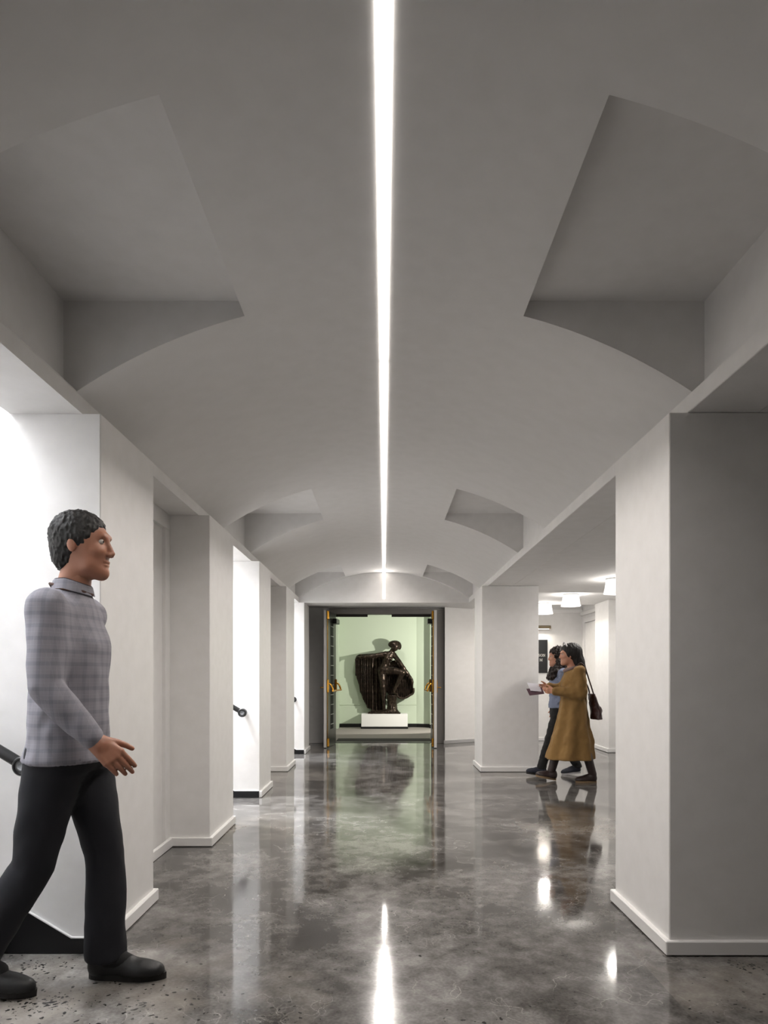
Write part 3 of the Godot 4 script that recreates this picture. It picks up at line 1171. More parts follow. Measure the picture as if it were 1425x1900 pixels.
# one leaf: local x from the hinge to the free edge, local +z the pushing side
func door_leaf(called: String, label: String, at: Vector3, turn: float, flip: float) -> void:
	var t := structure(called)
	t.set_meta("label", label)
	t.set_meta("category", "door")
	t.position = at
	t.rotation.y = turn
	var w := 0.86
	var top := 2.345
	var z := func(a: float) -> float: return a * flip
	part("leaf", box_mesh(Vector3(0.0, 0.012, -0.022), Vector3(w - 0.004, top, 0.022), 0.002), M.door_dark, t)
	part("edge_strip", box_mesh(Vector3(w - 0.004, 0.012, -0.023), Vector3(w, top, 0.023), 0.001), M.door_edge, t, "pale edge strip")
	var foot := Shape.new()
	foot.box(Vector3(0.0, 0.002, -0.015), Vector3(w, 0.012, 0.015))
	part("sweep", foot.mesh(), M.black, t)
	# black inlay with pale cross bars
	var inlay := part("inlay", box_mesh(Vector3(0.26, 0.30, minf(z.call(0.022), z.call(0.026))), Vector3(0.50, 2.18, maxf(z.call(0.022), z.call(0.026))), 0.001), M.inlay, t, "black inlay panel")
	for k in 11:
		var y := 0.30 + 1.88 * (k + 0.5) / 11.0
		part("cross_bar", box_mesh(Vector3(0.26, y - 0.006, minf(z.call(0.025), z.call(0.034))), Vector3(0.50, y + 0.006, maxf(z.call(0.025), z.call(0.034))), 0.001), M.tick, inlay)
	part("kick_plate", box_mesh(Vector3(0.03, 0.03, minf(z.call(0.022), z.call(0.0245))), Vector3(w - 0.03, 0.30, maxf(z.call(0.022), z.call(0.0245)))), M.black, t, "black kick plate")
	# brass bolt rod with its covers
	var rod := Shape.new()
	rod.tube([Vector3(w - 0.05, 0.12, z.call(0.034)), Vector3(w - 0.05, top - 0.1, z.call(0.034))], 0.006, 10)
	part("bolt_rod", rod.mesh(), M.brass, t, "brass bolt rod")
	for y in [0.02, top - 0.16]:
		var c := Shape.new()
		c.box(Vector3(w - 0.085, y, minf(z.call(0.022), z.call(0.062))), Vector3(w - 0.015, y + 0.15, maxf(z.call(0.022), z.call(0.062))), 0.012)
		part("bolt_cover", c.mesh(), M.brass, t, "brass bolt cover")
	# crossbar exit device: two brackets, curved arms, bar
	var y0 := 1.04
	var dev := Node3D.new()
	dev.name = "exit_device"
	t.add_child(dev)
	dev.set_meta("label", "brass crossbar exit device")
	for x in [w - 0.055, 0.09]:
		var b := Shape.new()
		b.box(Vector3(x - 0.028, y0 - 0.10, minf(z.call(0.022), z.call(0.055))), Vector3(x + 0.028, y0 + 0.13, maxf(z.call(0.022), z.call(0.055))), 0.01)
		var path := []
		for q in [[0.03, 0.05], [0.06, 0.055], [0.09, 0.035], [0.115, -0.01], [0.13, -0.065]]:
			path.append(Vector3(x, y0 + q[1], z.call(q[0])))
		b.tube(bend(path), 0.015, 10)
		part("bracket", b.mesh(), M.brass, dev)
	var bar := Shape.new()
	bar.tube([Vector3(0.07, y0 - 0.065, z.call(0.13)), Vector3(w - 0.035, y0 - 0.065, z.call(0.13))], 0.015, 12)
	part("push_bar", bar.mesh(), M.brass, dev)
	# lever on the other side
	var lev := Shape.new()
	lev.box(Vector3(w - 0.09, y0 - 0.10, minf(z.call(-0.022), z.call(-0.036))), Vector3(w - 0.03, y0 + 0.12, maxf(z.call(-0.022), z.call(-0.036))), 0.006)
	lev.tube(bend([Vector3(w - 0.06, y0 - 0.01, z.call(-0.03)), Vector3(w - 0.06, y0 - 0.01, z.call(-0.085)), Vector3(w - 0.10, y0 - 0.012, z.call(-0.095)), Vector3(w - 0.18, y0 - 0.015, z.call(-0.092))]), 0.009, 10)
	part("lever", lev.mesh(), M.brass, t, "brass lever handle")
	# closer box at the hinge
	var cl := Shape.new()
	cl.box(Vector3(0.05, top - 0.19, minf(z.call(0.022), z.call(0.10))), Vector3(0.34, top - 0.10, maxf(z.call(0.022), z.call(0.10))), 0.008)
	part("closer", cl.mesh(), M.black, t, "black closer")
	for y in [0.25, 1.15, 2.1]:
		var h := Shape.new()
		h.tube([Vector3(-0.006, y - 0.05, z.call(-0.026)), Vector3(-0.006, y + 0.05, z.call(-0.026))], 0.008, 8)
		part("hinge", h.mesh(), M.brass, t)

func double_door() -> void:
	# hinge line at depth 12.74; the pushing sides face each other
	door_leaf("door_1", "open dark grey door leaf with brass fittings, beside the white wall pier", D(-0.895, 0, 12.73), deg_to_rad(-97.0), -1.0)
	door_leaf("door_2", "open dark grey door leaf with brass fittings, beside the plain angled wall", D(0.872, 0, 12.73), deg_to_rad(-90.0), 1.0)
	# closer tracks under the head of the frame
	for s in [[-0.88, -0.30], [0.14, 0.88]]:
		var o := single("closer_track", "dark brown closer track under the door head", "door closer", box_mesh(Vector3(s[0], -0.045, -0.02), Vector3(s[1], 0.0, 0.02), 0.004), M.door_brown, D(0, 2.356, 12.85), "closer tracks")
		o.set_meta("kind", "structure")

func ceiling_lamps() -> void:
	var spots := [[2.75, 8.30, "ceiling lamp with a flared clear glass shade, the one farthest from the dark sign"], [2.80, 10.50, "ceiling lamp with a flared clear glass shade, the middle one of the passage"], [2.70, 11.80, "ceiling lamp with a flared clear glass shade, the one nearest the dark sign"]]
	for s in spots:
		var top: float = 2.45 if s[1] > 9.67 else SOFFIT
		var t := thing("ceiling_lamp", s[2], "ceiling lamp", D(s[0], top, s[1]), "glass ceiling lamps of the passage")
		var p := Shape.new()
		p.lathe([[0.0, -0.02], [0.112, -0.02], [0.118, -0.012], [0.118, 0.0]], Vector3.ZERO, 32)
		part("mount", p.mesh(), M.lamp_white, t, "white mounting plate")
		var g := Shape.new()
		g.smooth_lathe([[0.147, -0.175], [0.135, -0.12], [0.122, -0.05], [0.119, -0.012]], Vector3.ZERO, 40)
		g.smooth_lathe([[0.116, -0.012], [0.118, -0.05], [0.131, -0.12], [0.143, -0.175]], Vector3.ZERO, 40)
		g.lathe([[0.143, -0.175], [0.1455, -0.178], [0.147, -0.175]], Vector3.ZERO, 40)
		part("glass_shade", g.mesh(), M.glass, t, "clear flared glass shade")
		var b := Shape.new()
		var prof := [[0.0, -0.155]]
		for k in range(1, 11):
			var a := PI * 0.5 * k / 10.0
			prof.append([0.098 * sin(a), -0.05 - 0.105 * cos(a)])
		prof.append([0.098, -0.021])
		prof.append([0.0, -0.021])
		b.smooth_lathe(prof, Vector3.ZERO, 32)
		part("diffuser", b.mesh(), M.lamp, t, "glowing white opal bowl")
		var l := OmniLight3D.new()
		l.name = "glow"
		l.omni_range = 20.0
		l.omni_attenuation = 2.0
		l.light_energy = LAMP_ENERGY * 0.28
		l.light_size = 0.09
		l.light_color = Color(1.0, 0.98, 0.955)
		l.shadow_enabled = true
		t.add_child(l)
		l.position = Vector3(0, -0.09, 0)
		var a := AreaLight3D.new()
		a.name = "glow"
		a.area_size = Vector2(0.13, 0.13)
		a.area_normalize_energy = true
		a.light_energy = LAMP_ENERGY
		a.light_color = Color(1.0, 0.98, 0.955)
		a.area_range = 20.0
		a.shadow_enabled = true
		t.add_child(a, true)
		a.position = Vector3(0, -0.158, 0)
		a.rotation = Vector3(-PI / 2, 0, 0)

const LAMP_ENERGY := 1.1

func text_mesh(words: String, size: float) -> TextMesh:
	var f := SystemFont.new()
	f.font_names = PackedStringArray(["Droid Serif"])
	var t := TextMesh.new()
	t.text = words
	t.font = f
	t.font_size = 64
	t.pixel_size = size / 64.0
	t.depth = 0.002
	t.horizontal_alignment = HORIZONTAL_ALIGNMENT_RIGHT
	t.curve_step = 1.0
	return t

func wall_sign() -> void:
	var t := thing("wall_sign", "black wall sign with white serif capitals under a brass picture light", "sign", D(2.68, 1.60, 13.29))
	part("panel", box_mesh(Vector3(-0.42, -0.315, -0.01), Vector3(0.42, 0.315, 0.012), 0.002), M.sign_black, t)
	var a := part("lettering", text_mesh("SON", 0.068), M.letter, t, "white serif capitals")
	a.position = Vector3(0.38, 0.018, 0.0135)
	var b := part("lettering", text_mesh("M", 0.068), M.letter, t, "white serif capital")
	b.position = Vector3(0.328, -0.07, 0.0135)
	# picture light above
	var p := thing("picture_light", "slim brass picture light bar above the black sign", "picture light", D(2.70, 2.145, 13.30))
	var bar := Shape.new()
	bar.tube([Vector3(-0.43, 0, 0.14), Vector3(0.43, 0, 0.14)], 0.032, 20)
	part("bar", bar.mesh(), M.steel, p)
	for x in [-0.2, 0.2]:
		var arm := Shape.new()
		arm.tube(bend([Vector3(x, 0.03, 0.0), Vector3(x, 0.06, 0.07), Vector3(x, 0.03, 0.13)]), 0.008, 8)
		part("arm", arm.mesh(), M.steel, p)
	part("tube", box_mesh(Vector3(-0.40, -0.036, 0.125), Vector3(0.40, -0.03, 0.155)), M.lamp, p, "glowing tube")
	var l := AreaLight3D.new()
	l.name = "glow"
	l.area_size = Vector2(0.8, 0.03)
	l.area_normalize_energy = true
	l.light_energy = 1.2
	l.light_color = Color(1.0, 0.96, 0.9)
	l.area_range = 20.0
	l.shadow_enabled = true
	p.add_child(l)
	l.position = Vector3(0, -0.04, 0.13)
	l.rotation = Vector3(-PI / 2 - 0.5, 0, 0)

func handrail(d: float, k: int) -> void:
	var t := thing("handrail", ["black handrail ending beside the walking man", "black handrail end on the brightly lit middle pier", "black handrail end in the last stair opening before the doors"][k], "handrail", D(-1.53 if k == 0 else -1.40, 0.84 if k == 0 else 0.86, d))
	var z := 0.11
	var s := Shape.new()
	var path := [Vector3(-2.6, 1.56, z), Vector3(-0.6, 0.36, z), Vector3(-0.02, 0.012, z)]
	s.tube(path, 0.024, 14)
	part("rail", s.mesh(), M.rail, t)
	var c := Shape.new()
	c.lathe([[0.0, -0.03], [0.036, -0.03], [0.042, -0.022], [0.042, 0.022], [0.036, 0.03], [0.030, 0.03], [0.028, 0.026], [0.0, 0.026]], Vector3(0, 0, z), 28, Basis(Vector3.RIGHT, PI / 2))
	part("end_cap", c.mesh(), M.rail, t, "round black end cap")
	var b := Shape.new()
	b.tube([Vector3(0, 0, z), Vector3(0, 0, 0.002)], 0.02, 12)
	part("wall_return", b.mesh(), M.rail, t)
	for q in [0.5, 1.9]:
		var w := Shape.new()
		w.tube(bend([Vector3(-q, q * 0.6 + 0.0, z), Vector3(-q, q * 0.6 - 0.06, z * 0.7), Vector3(-q, q * 0.6 - 0.07, 0.0)]), 0.009, 8)
		part("bracket", w.mesh(), M.rail, t)

# ------------------------------------------------------------------ bronze on its plinth
func statue() -> void:
	var p := thing("plinth", "low white plinth with a dark foot under the bronze statue", "plinth", D(0.01, 0, 16.56))
	part("block", box_mesh(Vector3(-0.54, 0.045, -0.24), Vector3(0.54, 0.345, 0.26), 0.008), M.plinth, p)
	part("foot", box_mesh(Vector3(-0.55, 0.0, -0.24), Vector3(0.55, 0.045, 0.27), 0.004), M.black, p, "dark foot")
	var t := thing("statue", "dark bronze statue of a figure bending over with a pleated cape spread from both arms", "statue", D(0.0, 0.345, 16.56))
	# the figure: one continuous body
	var f := Field.new(Vector3(-0.75, -0.02, -0.22), Vector3(0.78, 1.80, 0.34), 0.012)
	var k := 0.035
	# standing leg
	f.chain([Vector3(-0.055, 1.0, 0.02), Vector3(-0.035, 0.80, 0.045), Vector3(-0.025, 0.63, 0.05)], [0.105, 0.088, 0.062], k)
	f.chain([Vector3(-0.025, 0.63, 0.05), Vector3(-0.012, 0.46, 0.03), Vector3(0.0, 0.13, 0.03)], [0.058, 0.060, 0.036], k)
	f.chain([Vector3(0.0, 0.085, 0.015), Vector3(0.06, 0.07, 0.07), Vector3(0.15, 0.055, 0.11)], [0.042, 0.036, 0.026], 0.02)
	# raised leg on the stump
	f.chain([Vector3(0.06, 1.0, 0.04), Vector3(0.26, 1.0, 0.13), Vector3(0.44, 0.965, 0.17)], [0.098, 0.085, 0.064], k)
	f.chain([Vector3(0.44, 0.965, 0.17), Vector3(0.36, 0.79, 0.13), Vector3(0.235, 0.53, 0.10)], [0.060, 0.060, 0.036], k)
	f.chain([Vector3(0.215, 0.475, 0.07), Vector3(0.27, 0.465, 0.13), Vector3(0.31, 0.455, 0.17)], [0.04, 0.034, 0.025], 0.02)
	# trunk, leaning over to one side
	f.ell(Vector3(-0.01, 1.02, 0.02), Vector3(0.135, 0.115, 0.105), k)
	f.chain([Vector3(-0.005, 1.05, 0.03), Vector3(0.015, 1.17, 0.045), Vector3(0.085, 1.29, 0.05), Vector3(0.13, 1.38, 0.04)], [0.105, 0.078, 0.098, 0.085], 0.05)
	f.cap(Vector3(0.035, 1.40, 0.03), Vector3(0.235, 1.375, 0.04), 0.062, 0.058, 0.05)
	f.ell(Vector3(0.085, 1.285, 0.115), Vector3(0.042, 0.042, 0.036), 0.03)
	f.ell(Vector3(0.165, 1.275, 0.115), Vector3(0.042, 0.042, 0.036), 0.03)
	# neck and bowed head with close hair
	f.cap(Vector3(0.155, 1.40, 0.04), Vector3(0.225, 1.53, 0.06), 0.064, 0.058, 0.03)
	f.ell(Vector3(0.265, 1.575, 0.085), Vector3(0.092, 0.118, 0.10), 0.02, Basis(Vector3(0, 0, 1), -0.45))
	f.ell(Vector3(0.245, 1.632, 0.055), Vector3(0.150, 0.092, 0.115), 0.02, Basis(Vector3(0, 0, 1), 0.05))
	f.cap(Vector3(0.325, 1.575, 0.12), Vector3(0.338, 1.545, 0.125), 0.016, 0.014, 0.015)
	f.ell(Vector3(0.360, 1.585, 0.03), Vector3(0.055, 0.085, 0.06), 0.02)
	# arm stretched out
	f.chain([Vector3(0.035, 1.40, 0.03), Vector3(-0.17, 1.37, 0.06), Vector3(-0.34, 1.34, 0.07)], [0.062, 0.056, 0.046], k)
	f.chain([Vector3(-0.34, 1.34, 0.07), Vector3(-0.46, 1.325, 0.06), Vector3(-0.57, 1.32, 0.04)], [0.046, 0.046, 0.03], k)
	f.chain([Vector3(-0.57, 1.32, 0.04), Vector3(-0.63, 1.31, 0.03), Vector3(-0.67, 1.26, 0.02)], [0.032, 0.034, 0.02], 0.02)
	# arm reaching down
	f.chain([Vector3(0.24, 1.375, 0.04), Vector3(0.36, 1.22, 0.09), Vector3(0.46, 1.07, 0.11)], [0.058, 0.052, 0.042], k)
	f.chain([Vector3(0.46, 1.07, 0.11), Vector3(0.55, 0.95, 0.10), Vector3(0.64, 0.82, 0.06)], [0.042, 0.041, 0.028], k)
	f.chain([Vector3(0.64, 0.82, 0.06), Vector3(0.665, 0.74, 0.05), Vector3(0.665, 0.66, 0.04)], [0.032, 0.036, 0.022], 0.02)
	part("figure", f.mesh(), M.bronze, t)
	# pleated cape, both wings
	var left := []
	for q in [[-0.685, 1.30, 0.90], [-0.66, 1.36, 0.87], [-0.60, 1.395, 0.70], [-0.57, 1.40, 0.50], [-0.50, 1.405, 0.33], [-0.44, 1.41, 0.20], [-0.36, 1.415, 0.115], [-0.30, 1.42, 0.07], [-0.12, 1.425, 0.05], [0.02, 1.40, 0.05]]:
		left.append(q)
	part("cape", pleated(left, -0.125, 0.055, 17, 3), M.bronze, t)
	var right := []
	for q in [[0.03, 1.05, 0.50], [0.10, 1.18, 0.46], [0.20, 1.25, 0.45], [0.30, 1.27, 0.40], [0.40, 1.20, 0.345], [0.50, 1.08, 0.35], [0.60, 0.95, 0.40], [0.68, 0.83, 0.46], [0.695, 0.80, 0.52]]:
		right.append(q)
	part("cape", pleated(right, -0.085, 0.045, 17, 5), M.bronze, t)
	# rolled lower hem of the second wing
	var hem := Shape.new()
	hem.tube(bend([Vector3(0.12, 0.46, -0.02), Vector3(0.27, 0.445, 0.03), Vector3(0.38, 0.37, 0.05), Vector3(0.50, 0.37, 0.04), Vector3(0.61, 0.43, 0.03), Vector3(0.69, 0.49, 0.02), Vector3(0.695, 0.60, 0.02)]), 0.026, 10)
	part("hem", hem.mesh(), M.bronze, t)
	# stump and base slab
	var b := Field.new(Vector3(-0.45, -0.02, -0.24), Vector3(0.45, 0.52, 0.30), 0.014)
	b.loft([[0.03, 0.20, 0.04, 0.17, 0.15], [0.10, 0.19, 0.04, 0.125, 0.12], [0.25, 0.19, 0.05, 0.11, 0.10], [0.43, 0.185, 0.07, 0.125, 0.11]], 0.02)
	b.ell(Vector3(-0.05, 0.03, 0.02), Vector3(0.31, 0.05, 0.19), 0.04)
	b.cut_y(0.034, 1.0)
	b.wrinkle(0.014, Vector3(26, 8, 26), 3)
	part("stump", b.mesh(), M.bronze, t)
	part("base", box_mesh(Vector3(-0.375, 0.0, -0.21), Vector3(0.385, 0.032, 0.25), 0.006), M.bronze, t)

# a hanging sheet with vertical flutes: outline rows of [x, top, bottom]
func pleated(outline: Array, z: float, depth: float, flutes: int, seed_value: int) -> ArrayMesh:
	var s := Shape.new()
	var n := 170
	var rows_n := 26
	var rng := RandomNumberGenerator.new()
	rng.seed = seed_value
	var jit := []
	for i in flutes + 2:
		jit.append(rng.randf_range(-0.025, 0.025))
	for face in [1.0, -1.0]:
		var rows := []
		for r in rows_n + 1:
			var row := []
			for i in n + 1:
				var u := float(i) / n
				var g := u * (outline.size() - 1)
				var a := mini(int(g), outline.size() - 2)
				var t := g - a
				var x: float = lerpf(outline[a][0], outline[a + 1][0], t)
				var top: float = lerpf(outline[a][1], outline[a + 1][1], t)
				var low: float = lerpf(outline[a][2], outline[a + 1][2], t) + jit[int(u * flutes)]
				var v := float(r) / rows_n
				var y := lerpf(low, top, v)
				var wave := depth * absf(sin(PI * u * flutes)) * clampf((1.0 - v) * 6.0, 0.15, 1.0)
				row.append(Vector3(x, y, z + (wave if face > 0.0 else -0.02 - depth * 0.3)))
			if face < 0.0:
				row.reverse()
			rows.append(row)
		s.smooth_grid(rows, false)
	# close the rim
	var front := n + 1
	for i in n:
		for r in [0, rows_n]:
			var a := s.v[r * front + i]
			var b := s.v[r * front + i + 1]
			var o: int = (rows_n + 1) * front + r * front
			s.quad(a, b, s.v[o + n - i - 1], s.v[o + n - i], Vector3(0, -1 if r == 0 else 1, 0))
	for r in rows_n:
		for i in [0, n]:
			var a := s.v[r * front + i]
			var b := s.v[(r + 1) * front + i]
			var o := (rows_n + 1) * front
			s.quad(a, b, s.v[o + (r + 1) * front + n - i], s.v[o + r * front + n - i], Vector3(-1 if i == 0 else 1, 0, 0))
	return s.mesh()

# ------------------------------------------------------------------ people
# A head in its own axes: s = 1 faces +x, s = -1 faces -x; k scales it (1 is a head 0.235 m high)
func head_into(sh: Shape, c: Vector3, s: float, k: float, cell: float, neck_to: Vector3) -> void:
	var f := Field.new(c + Vector3(-0.145, -0.21, -0.105) * k, c + Vector3(0.145, 0.145, 0.105) * k, cell)
	var p := func(x: float, y: float, z: float) -> Vector3: return c + Vector3(x * s, y, z) * k
	f.ell(p.call(-0.014, 0.030, 0), Vector3(0.098, 0.092, 0.076) * k, 0.02)
	f.ell(p.call(0.026, -0.036, 0), Vector3(0.064, 0.082, 0.057) * k, 0.03)
	f.cap(p.call(0.030, -0.078, -0.03), p.call(0.066, -0.100, 0.0), 0.026 * k, 0.022 * k, 0.025)
	f.cap(p.call(0.030, -0.078, 0.03), p.call(0.066, -0.100, 0.0), 0.026 * k, 0.022 * k, 0.025)
	f.cap(p.call(0.080, 0.034, -0.032), p.call(0.080, 0.034, 0.032), 0.012 * k, 0.012 * k, 0.02)
	for z in [-0.031, 0.031]:
		f.ell(p.call(0.098, 0.010, z), Vector3(0.018, 0.013, 0.018) * k, 0.012, Basis(), true)
		f.ell(p.call(0.066, -0.022, z), Vector3(0.022, 0.018, 0.020) * k, 0.02)
		f.ell(p.call(-0.014, -0.006, z * 2.38), Vector3(0.016, 0.028, 0.009) * k, 0.006, Basis(Vector3(0, 0, 1), 0.2 * s))
	f.cap(p.call(0.088, 0.018, 0), p.call(0.106, -0.028, 0), 0.007 * k, 0.0105 * k, 0.012)
	f.ell(p.call(0.099, -0.034, -0.011), Vector3.ONE * 0.009 * k, 0.008)
	f.ell(p.call(0.099, -0.034, 0.011), Vector3.ONE * 0.009 * k, 0.008)
	f.ell(p.call(0.084, -0.060, 0), Vector3(0.013, 0.006, 0.022) * k, 0.006)
	f.ell(p.call(0.081, -0.072, 0), Vector3(0.013, 0.007, 0.020) * k, 0.006)
	f.cap(p.call(-0.018, -0.05, 0), neck_to, 0.050 * k, 0.055 * k, 0.03)
	f.into(sh)

func eyes(t: Node3D, c: Vector3, s: float, k: float) -> void:
	for z in [-0.031, 0.031]:
		var e := Shape.new()
		e.smooth_lathe(ball(0.0105 * k), c + Vector3(0.0765 * s, 0.011, z) * k, 16)
		var w := part("eye", e.mesh(), M.eye_white, t)
		var i := Shape.new()
		i.smooth_lathe(ball(0.0058 * k), c + Vector3(0.0825 * s, 0.011, z) * k, 12)
		part("iris", i.mesh(), M.eye_dark, w)

func ball(r: float) -> Array:
	var out := []
	for q in 13:
		var a := PI * q / 12.0
		out.append([maxf(r * sin(a), 0.00001), -r * cos(a)])
	return out

# a hand: palm from the wrist along dir, fingers curling towards curl; side is where the thumb sits
func hand_into(sh: Shape, wrist: Vector3, dir: Vector3, curl: Vector3, thumb: Vector3, bend_by: float, k := 1.0, cell := 0.0042) -> void:
	dir = dir.normalized()
	curl = (curl - dir * curl.dot(dir)).normalized()
	thumb = (thumb - dir * thumb.dot(dir) - curl * thumb.dot(curl)).normalized()
	var mid := wrist + dir * 0.09 * k
	var f := Field.new(mid - Vector3.ONE * 0.135 * k, mid + Vector3.ONE * 0.135 * k, cell)
	# palm as a fan of flattened bones
	for q in 4:
		var off := (0.030 - 0.020 * q) * k
		f.cap(wrist + thumb * off * 0.55 + dir * 0.005, wrist + dir * (0.088 - absf(q - 1.0) * 0.004) * k + thumb * off, 0.015 * k, 0.0125 * k, 0.014)
	f.cap(wrist - dir * 0.05 * k, wrist + dir * 0.02 * k, 0.026 * k, 0.024 * k, 0.02)
	var lens := [0.072, 0.080, 0.074, 0.058]
	for q in 4:
		var off := (0.030 - 0.020 * q) * k
		var a := wrist + dir * (0.088 - absf(q - 1.0) * 0.004) * k + thumb * off
		var ang := bend_by * (0.55 + 0.1 * q)
		var d := dir
		var pts := [a]
		var rad := [0.0105 * k]
		for j in 3:
			d = d.rotated(dir.cross(curl).normalized(), ang * (1.0 if j == 0 else 0.8))
			a = a + d * lens[q] * k * [0.45, 0.30, 0.25][j]
			pts.append(a)
			rad.append([0.0095, 0.0088, 0.0075][j] * k)
		f.chain(pts, rad, 0.004)
	var b := wrist + dir * 0.022 * k + thumb * 0.022 * k
	var td := (dir * 0.75 + thumb * 0.6 + curl * 0.35).normalized()
	var m := b + td * 0.042 * k
	var td2 := (td + dir * 0.35 + curl * 0.2).normalized()
	f.chain([b, m, m + td2 * 0.030 * k, m + (td2 + dir * 0.2).normalized() * 0.055 * k], [0.0155 * k, 0.012 * k, 0.0105 * k, 0.0085 * k], 0.008)
	f.into(sh)

# shoe in its own axes: heel at the origin, toe towards +x, z0 half width; parts hang under one node
func shoe(t: Node3D, called: String, at: Vector3, yaw: float, pitch: float, length: float, upper: Material, sole: Material, high := 0.085, lace: Material = null) -> void:
	var n := Node3D.new()
	n.name = called
	t.add_child(n, true)
	n.position = at
	n.basis = Basis(Vector3.UP, yaw) * Basis(Vector3(0, 0, 1), pitch)
	var l := length
	var f := Field.new(Vector3(-0.03, 0.0, -0.075), Vector3(l + 0.03, high + 0.06, 0.075), 0.0065)
	f.cap(Vector3(0.045, 0.050, 0), Vector3(0.05, high, 0), 0.040, 0.041, 0.02)
	f.chain([Vector3(0.05, 0.052, 0), Vector3(l * 0.42, 0.048, 0), Vector3(l * 0.68, 0.036, 0.004), Vector3(l - 0.042, 0.030, 0.004)], [0.044, 0.042, 0.041, 0.032], 0.03)
	f.ell(Vector3(l * 0.70, 0.030, 0.004), Vector3(0.075, 0.036, 0.048), 0.03)
	f.cap(Vector3(0.07, high, 0), Vector3(l * 0.52, 0.066, 0.002), 0.030, 0.026, 0.02)
	f.cut_y(0.022, 1.0)
	part("upper", f.mesh(), upper, n)
	var outline := PackedVector2Array()
	for q in 28:
		var a := TAU * q / 28.0
		var x := l * 0.5 - cos(a) * (l * 0.5)
		var u := x / l
		var w := 0.040 + 0.010 * sin(PI * clampf((u - 0.35) / 0.65, 0.0, 1.0)) - 0.006 * sin(PI * clampf(u / 0.8, 0.0, 1.0))
		outline.append(Vector2(x, sin(a) * w * (1.0 if absf(sin(a)) > 0.6 else 1.05)))
	var s := Shape.new()
	s.upright(outline, 0.0, 0.026)
	part("sole", s.mesh(), sole, n)
	if lace:
		for q in 4:
			var x := l * (0.40 + 0.065 * q)
			var y := 0.102 - 0.009 * q
			var b := Shape.new()
			b.tube(bend([Vector3(x - 0.012, y - 0.020, -0.026), Vector3(x, y - 0.003, 0.0), Vector3(x - 0.012, y - 0.020, 0.026)], 5), 0.0032, 6)
			part("lace", b.mesh(), lace, n)

func person_materials() -> void:
	if M.has("skin"):
		return
	M.skin = paint(Color(0.635, 0.44, 0.35), 0.5)
	M.skin.subsurf_scatter_enabled = true
	M.skin.subsurf_scatter_strength = 0.08
	M.skin_light = paint(Color(0.78, 0.575, 0.475), 0.5)
	M.skin_light.subsurf_scatter_enabled = true
	M.skin_light.subsurf_scatter_strength = 0.08
	M.eye_white = paint(Color(0.70, 0.67, 0.64), 0.3)
	M.eye_dark = paint(Color(0.06, 0.045, 0.04), 0.15)
	var strands := noise_tex(0.06, 41, 256, ramp([[0.2, Color(0.035, 0.03, 0.03)], [0.8, Color(0.105, 0.085, 0.075)]]), 0.0, 3)
	M.hair = triplanar(paint(Color(1, 1, 1), 0.62), 6.0)
	M.hair.uv1_scale = Vector3(14, 2.5, 14)
	M.hair.albedo_texture = strands
	M.hair_brown = M.hair.duplicate()
	M.hair_brown.albedo_texture = noise_tex(0.05, 43, 256, ramp([[0.2, Color(0.06, 0.04, 0.035)], [0.8, Color(0.19, 0.12, 0.095)]]), 0.0, 3)
	M.shirt = plaid(Color(0.565, 0.555, 0.585), Color(0.475, 0.47, 0.505), Color(0.66, 0.655, 0.68), 11.0)
	M.tee = paint(Color(0.30, 0.21, 0.18), 0.8)
	M.navy = cloth(Color(0.075, 0.08, 0.11), 0.85)
	M.navy.rim_enabled = false
	M.black_cloth = cloth(Color(0.06, 0.055, 0.06), 0.85)
	M.coat = cloth(Color(0.58, 0.445, 0.245), 0.9)
	M.scarf = cloth(Color(0.56, 0.47, 0.45), 0.9)
	M.denim = cloth(Color(0.52, 0.56, 0.66), 0.85)
	M.shoe_black = paint(Color(0.05, 0.05, 0.058), 0.5)
	M.sole_black = paint(Color(0.085, 0.078, 0.07), 0.6)
	M.sole_tan = paint(Color(0.50, 0.41, 0.30), 0.6)
	M.sole_white = paint(Color(0.82, 0.82, 0.83), 0.5)
	M.boot = paint(Color(0.175, 0.12, 0.115), 0.42)
	M.sneaker = cloth(Color(0.085, 0.10, 0.17), 0.7)
	M.bag = paint(Color(0.20, 0.085, 0.08), 0.4)
	M.paper = paint(Color(0.86, 0.85, 0.88), 0.7)
	M.paper_print = paint(Color(0.36, 0.26, 0.30), 0.6)
	M.clip = paint(Color(0.85, 0.83, 0.84), 0.3)

func cloth(c: Color, rough: float) -> StandardMaterial3D:
	var m := triplanar(paint(c, rough), 9.0)
	m.albedo_texture = noise_tex(0.25, 51, 128, ramp([[0.0, Color(0.80, 0.80, 0.80)], [1.0, Color(1, 1, 1)]]), 0.0, 2)
	m.rim_enabled = true
	m.rim = 0.3
	return m

func plaid(a: Color, b: Color, c: Color, scale: float) -> StandardMaterial3D:
	var n := 128
	var im := Image.create(n, n, false, Image.FORMAT_RGB8)
	for y in n:
		for x in n:
			var t := 0
			if x % 64 < 20: t += 1
			if y % 64 < 20: t += 1
			var col := a.lerp(b, t * 0.5)
			if x % 64 == 42 or y % 64 == 42: col = col.lerp(c, 0.7)
			im.set_pixel(x, y, col * (0.94 + 0.06 * float((x + y) % 2)))
	var m := triplanar(paint(Color(1, 1, 1), 0.9), scale)
	m.albedo_texture = ImageTexture.create_from_image(im)
	return m

